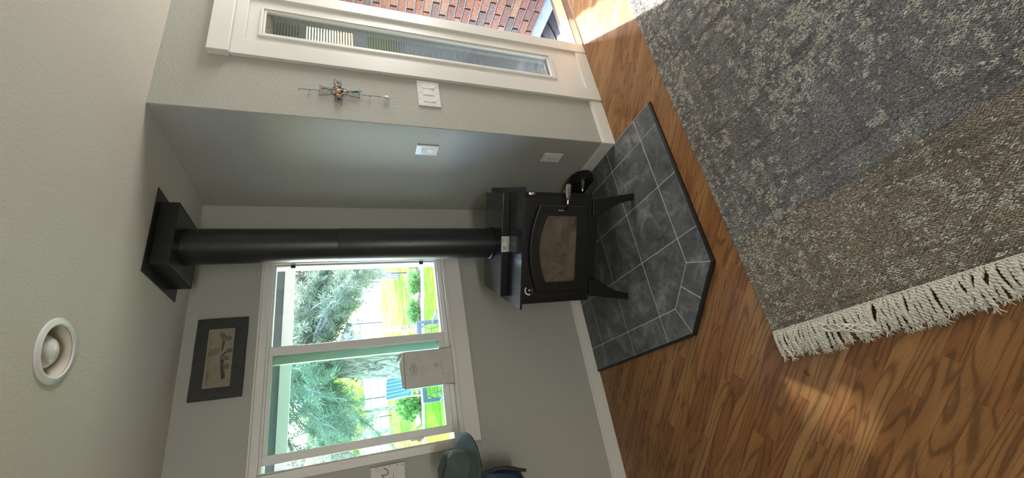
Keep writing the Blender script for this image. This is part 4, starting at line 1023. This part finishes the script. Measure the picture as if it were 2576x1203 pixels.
conifer('pine_tree', 'pine with hanging boughs at the left end of the window view', [(-2.2, 13.2, G), (-2.2, 13.2, 2.5), (-2.1, 13.2, 6.5)], [.15, .12, .05], bo, 13)

def bush(name, label, cat, c, rx, ry, rz, n_, mat, ll, lw, seed, group=None, stem=True):
    t = empty(name, (c[0], c[1], G)); tag(t, label, cat, group); rs = random.Random(seed); pts = []; dirs = []
    st_ = MB(); hb = max(0.0, c[2] - G - rz * .9) if c[2] - G > 1.2 else 0.0
    if stem and hb: st_.tube([(0, 0, 0), (.03, .02, hb * .6), (0, 0, hb + .2)], [.09, .07, .05], 8)
    for i in range(n_):
        while True:
            p = Vector((rs.uniform(-1, 1), rs.uniform(-1, 1), rs.uniform(-1, 1)))
            if .25 < p.length < 1: break
        q_ = Vector((p.x * rx, p.y * ry, c[2] - G + p.z * rz)); pts.append(q_[:]); dirs.append((p.normalized() + Vector((0, 0, .2)))[:])
        if i % 12 == 0 and stem: st_.tube([(0, 0, hb), (q_.x * .4, q_.y * .4, hb + (q_.z - hb) * .6), q_], [.015, .010, .004], 5)
    if stem: st_.build('stems', 'bark', t)
    k_ = link('leaves', cluster_mesh('leaves', pts, dirs, 6, ll, lw, seed, .8), mat, t); k_['kind'] = 'stuff'; return t
bush('leafy_tree', 'yellow green leafy tree behind the left pine boughs', 'tree', (.3, 17.0, 2.1), 2.2, 1.2, 1.1, 700, 'leafy', .16, .05, 31)
bush('leafy_tree', 'yellow green leafy tree in the upper right of the window view', 'tree', (7.0, 17.5, 2.3), 1.6, 1.0, 1.0, 450, 'leafy', .16, .05, 32)
bush('leafy_tree', 'unseen slim leafy tree added right of the window to shade it', 'tree', (1.90, 5.0, 4.7), .70, .70, 2.0, 2600, 'shrub', .20, .075, 35)  # out-of-view crown added to block the sun, leaving a small floor patch
bush('garden_shrub', 'round dark green shrub on the lawn seen through the left pane', 'shrub', (-.32, 10.4, .02), .42, .35, .36, 420, 'shrub', .07, .025, 33)
for i, (x, y, lab) in enumerate(((2.75, 8.75, 'tall green grass clump in the planting bed nearest the pole'), (2.05, 9.2, 'orange flecked flowering clump in the planting bed'), (1.35, 9.9, 'bright green low plant in the planting bed near the wooden post'), (3.6, 8.9, 'small leafy plant at the right end of the planting bed'))):
    bush('bed_plant', lab, 'plant', (x, y, -.14), .30, .2, .15, 150, 'shrub' if i != 2 else 'leafy', .16, .014, 40 + i, 'plants in the bed', False)

woodp = plain('weathered_wood', (.20, .13, .09, 1), .9, var=.2, scale=6); greyw = plain('grey_wood', (.24, .24, .21, 1), .9, var=.15, scale=6); steel = plain('dark_post', (.03, .028, .027, 1), .7)
pst = empty('wooden_post', (2.26, 11.73, G)); tag(pst, 'tan wooden garden post standing behind the planting bed', 'post')
MB().box(-.075, .075, -.07, .07, 0, 1.80).build('post', woodp, pst, bevel=.01)
MB().lathe([(.0001, 0), (.10, 0), (.11, .02), (.0001, .05)], 16, Matrix.Translation((-.04, -.07, 1.15)) @ Matrix.Rotation(R_(90), 4, 'X')).build('feeder_disc', plain('feeder', (.5, .5, .46, 1), .7), pst, smooth=True)
o = MB().tube([(0, 0, 0), (.01, 0, .8), (.03, 0, 1.62)], .022, 8).build('garden_pole', steel, smooth=True); o.location = (3.17, 9.0, G); tag(o, 'thin dark pole at the right edge of the planting bed', 'pole')
# wire fence along the drive: each post is a part
fc = empty('wire_fence', (.3, 20.4, G)); tag(fc, 'wire fence with wooden posts along the far side of the grass', 'fence')
for (x, y, hh, w_, mt) in ((.5, .85, 1.42, .085, greyw), (-.63, .56, 1.60, .10, greyw), (.78, -1.0, 1.32, .022, steel), (-.04, -.5, 1.32, .022, steel), (5.4, 2.4, 1.5, .03, steel), (8.2, 3.0, 1.4, .03, steel), (3.2, 1.8, 1.3, .03, steel), (10.5, 3.6, 1.4, .03, steel)):
    MB().box(x - w_, x + w_, y - w_, y + w_, 0, hh).build('fence_post', mt, fc)
for z in (.45, .85, 1.25): MB().tube([(-8, .0, z), (-.63, .56, z), (3.2, 1.8, z), (5.4, 2.4, z), (11, 3.7, z)], .012, 4).build('fence_wire', steel, fc)
# far sheds
def shed(x, y, w_, d_, h_, lab, wm, rm):
    t = empty('far_shed', (x, y, G)); tag(t, lab, 'building', 'sheds beyond the drive')
    MB().box(-w_, w_, 0, d_, 0, h_).build('wall', wm, t)
    MB().prism([(-w_ - .3, h_), (w_ + .3, h_), (0, h_ + w_ * .42)], -.3, d_ + .3, 'Y').build('roof', rm, t)
    for k in (-.5, .35): MB().box(w_ * k - .5, w_ * k + .5, -.05, .0, h_ * .4, h_ * .75).build('window', plain('far_glass', (.06, .08, .1, 1), .2), t)
shm = plain('shed_blue_grey', (.20, .24, .30, 1), .8); shr = plain('shed_roof', (.16, .18, .24, 1), .8)
shed(30.0, 70, 3.6, 6, 2.0, 'blue grey shed far behind the drive at the right', shm, shr); shed(17.0, 72, 3.0, 6, 2.0, 'blue grey shed far behind the wooden post', shm, shr)
for i, (x, y) in enumerate(((-10, 60), (-2, 66), (6, 62), (12, 70), (23, 66), (37, 62))):
    bush('far_tree', ['dark round tree beyond the drive behind the fence', 'broad green tree beyond the drive left of centre', 'leafy tree beyond the drive near the middle of the view', 'small tree beyond the drive beside the shed', 'tree between the two far sheds', 'tree at the far right beyond the drive'][i], 'tree', (x, y, 3.2), 4.0, 2.0, 3.2, 260, 'shrub', .9, .35, 60 + i, 'far trees', True)

# garden chair with striped cushions
chm = plain('chair_frame', (.55, .58, .55, 1), .5)
def stripes():
    t = NT('striped_cushion'); co = t.coord(); sx = t.new('ShaderNodeSeparateXYZ'); t.link(co, sx.inputs[0])
    w_ = t.math('FRACT', t.math('MULTIPLY', sx.outputs['X'], 11.0))
    r = t.ramp(w_, [(0, (.035, .085, .16)), (.28, (.12, .20, .27)), (.42, (.05, .11, .20)), (.62, (.24, .30, .33)), (.78, (.08, .15, .24))]); r.node.color_ramp.interpolation = 'CONSTANT'
    return t.set(r, .9)
ca = empty('garden_chair', (.12, 9.05, G), R_(150)); tag(ca, 'white framed garden chair with blue striped cushion behind the carton', 'chair'); strm = stripes()
def cush(sx, sy, sz, M): 
    b = MB(); b.box(-sx, sx, -sy, sy, -sz, sz, M); return b
cush(.25, .24, .05, Matrix.Translation((0, 0, .46))).build('seat_cushion', strm, ca, bevel=.03, seg=3)
cush(.25, .05, .30, Matrix.Translation((0, .27, .76)) @ Matrix.Rotation(R_(-12), 4, 'X')).build('back_cushion', strm, ca, bevel=.03, seg=3)
for sx in (-1, 1):
    MB().tube([(sx * .28, .30, 1.05), (sx * .28, .24, .42), (sx * .28, .34, 0)], .018, 8).build('leg', chm, ca, smooth=True)
    MB().tube([(sx * .28, .26, .62), (sx * .29, -.22, .64), (sx * .28, -.27, .42), (sx * .28, -.30, 0)], .018, 8).build('armrest', chm, ca, smooth=True)
MB().box(-.27, .27, -.25, .24, .385, .405).build('seat_frame', chm, ca)
# blue metal garden bench right below the right pane
bnm = plain('bench_blue_grey', (.035, .05, .07, 1), .55)
bn = empty('garden_bench', (-.28, 4.2, G), R_(183)); tag(bn, 'blue grey metal garden bench with lattice back below the right pane', 'bench')
MB().box(-.64, .64, -.03, .0, .80, .87).build('top_rail', bnm, bn, bevel=.008); MB().box(-.62, .62, -.03, .0, .44, .475).build('lower_rail', bnm, bn)
for x in (-.62, .62): MB().box(x - .028, x + .028, -.035, .01, 0, .84).build('leg', bnm, bn, bevel=.006); MB().box(x - .025, x + .025, .44, .49, 0, .62).build('leg', bnm, bn, bevel=.006); MB().box(x - .03, x + .03, -.03, .50, .60, .63).build('armrest', bnm, bn, bevel=.006)
for k in range(12): MB().box(-.60, .60, .02 + k * .038, .045 + k * .038, .42, .437).build('seat_slat', bnm, bn)
for k in range(6):
    x = -.55 + k * .22
    MB().tube([(x, -.015, .80), (x - .04, -.015, .70), (x - .04, -.015, .58), (x, -.015, .475)], .009, 6).tube([(x, -.015, .80), (x + .04, -.015, .70), (x + .04, -.015, .58), (x, -.015, .475)], .009, 6).build('lattice_bar', bnm, bn, smooth=True)
    if k < 5: MB().box(x + .04, x + .18, -.024, -.006, .632, .648).build('lattice_tie', bnm, bn)
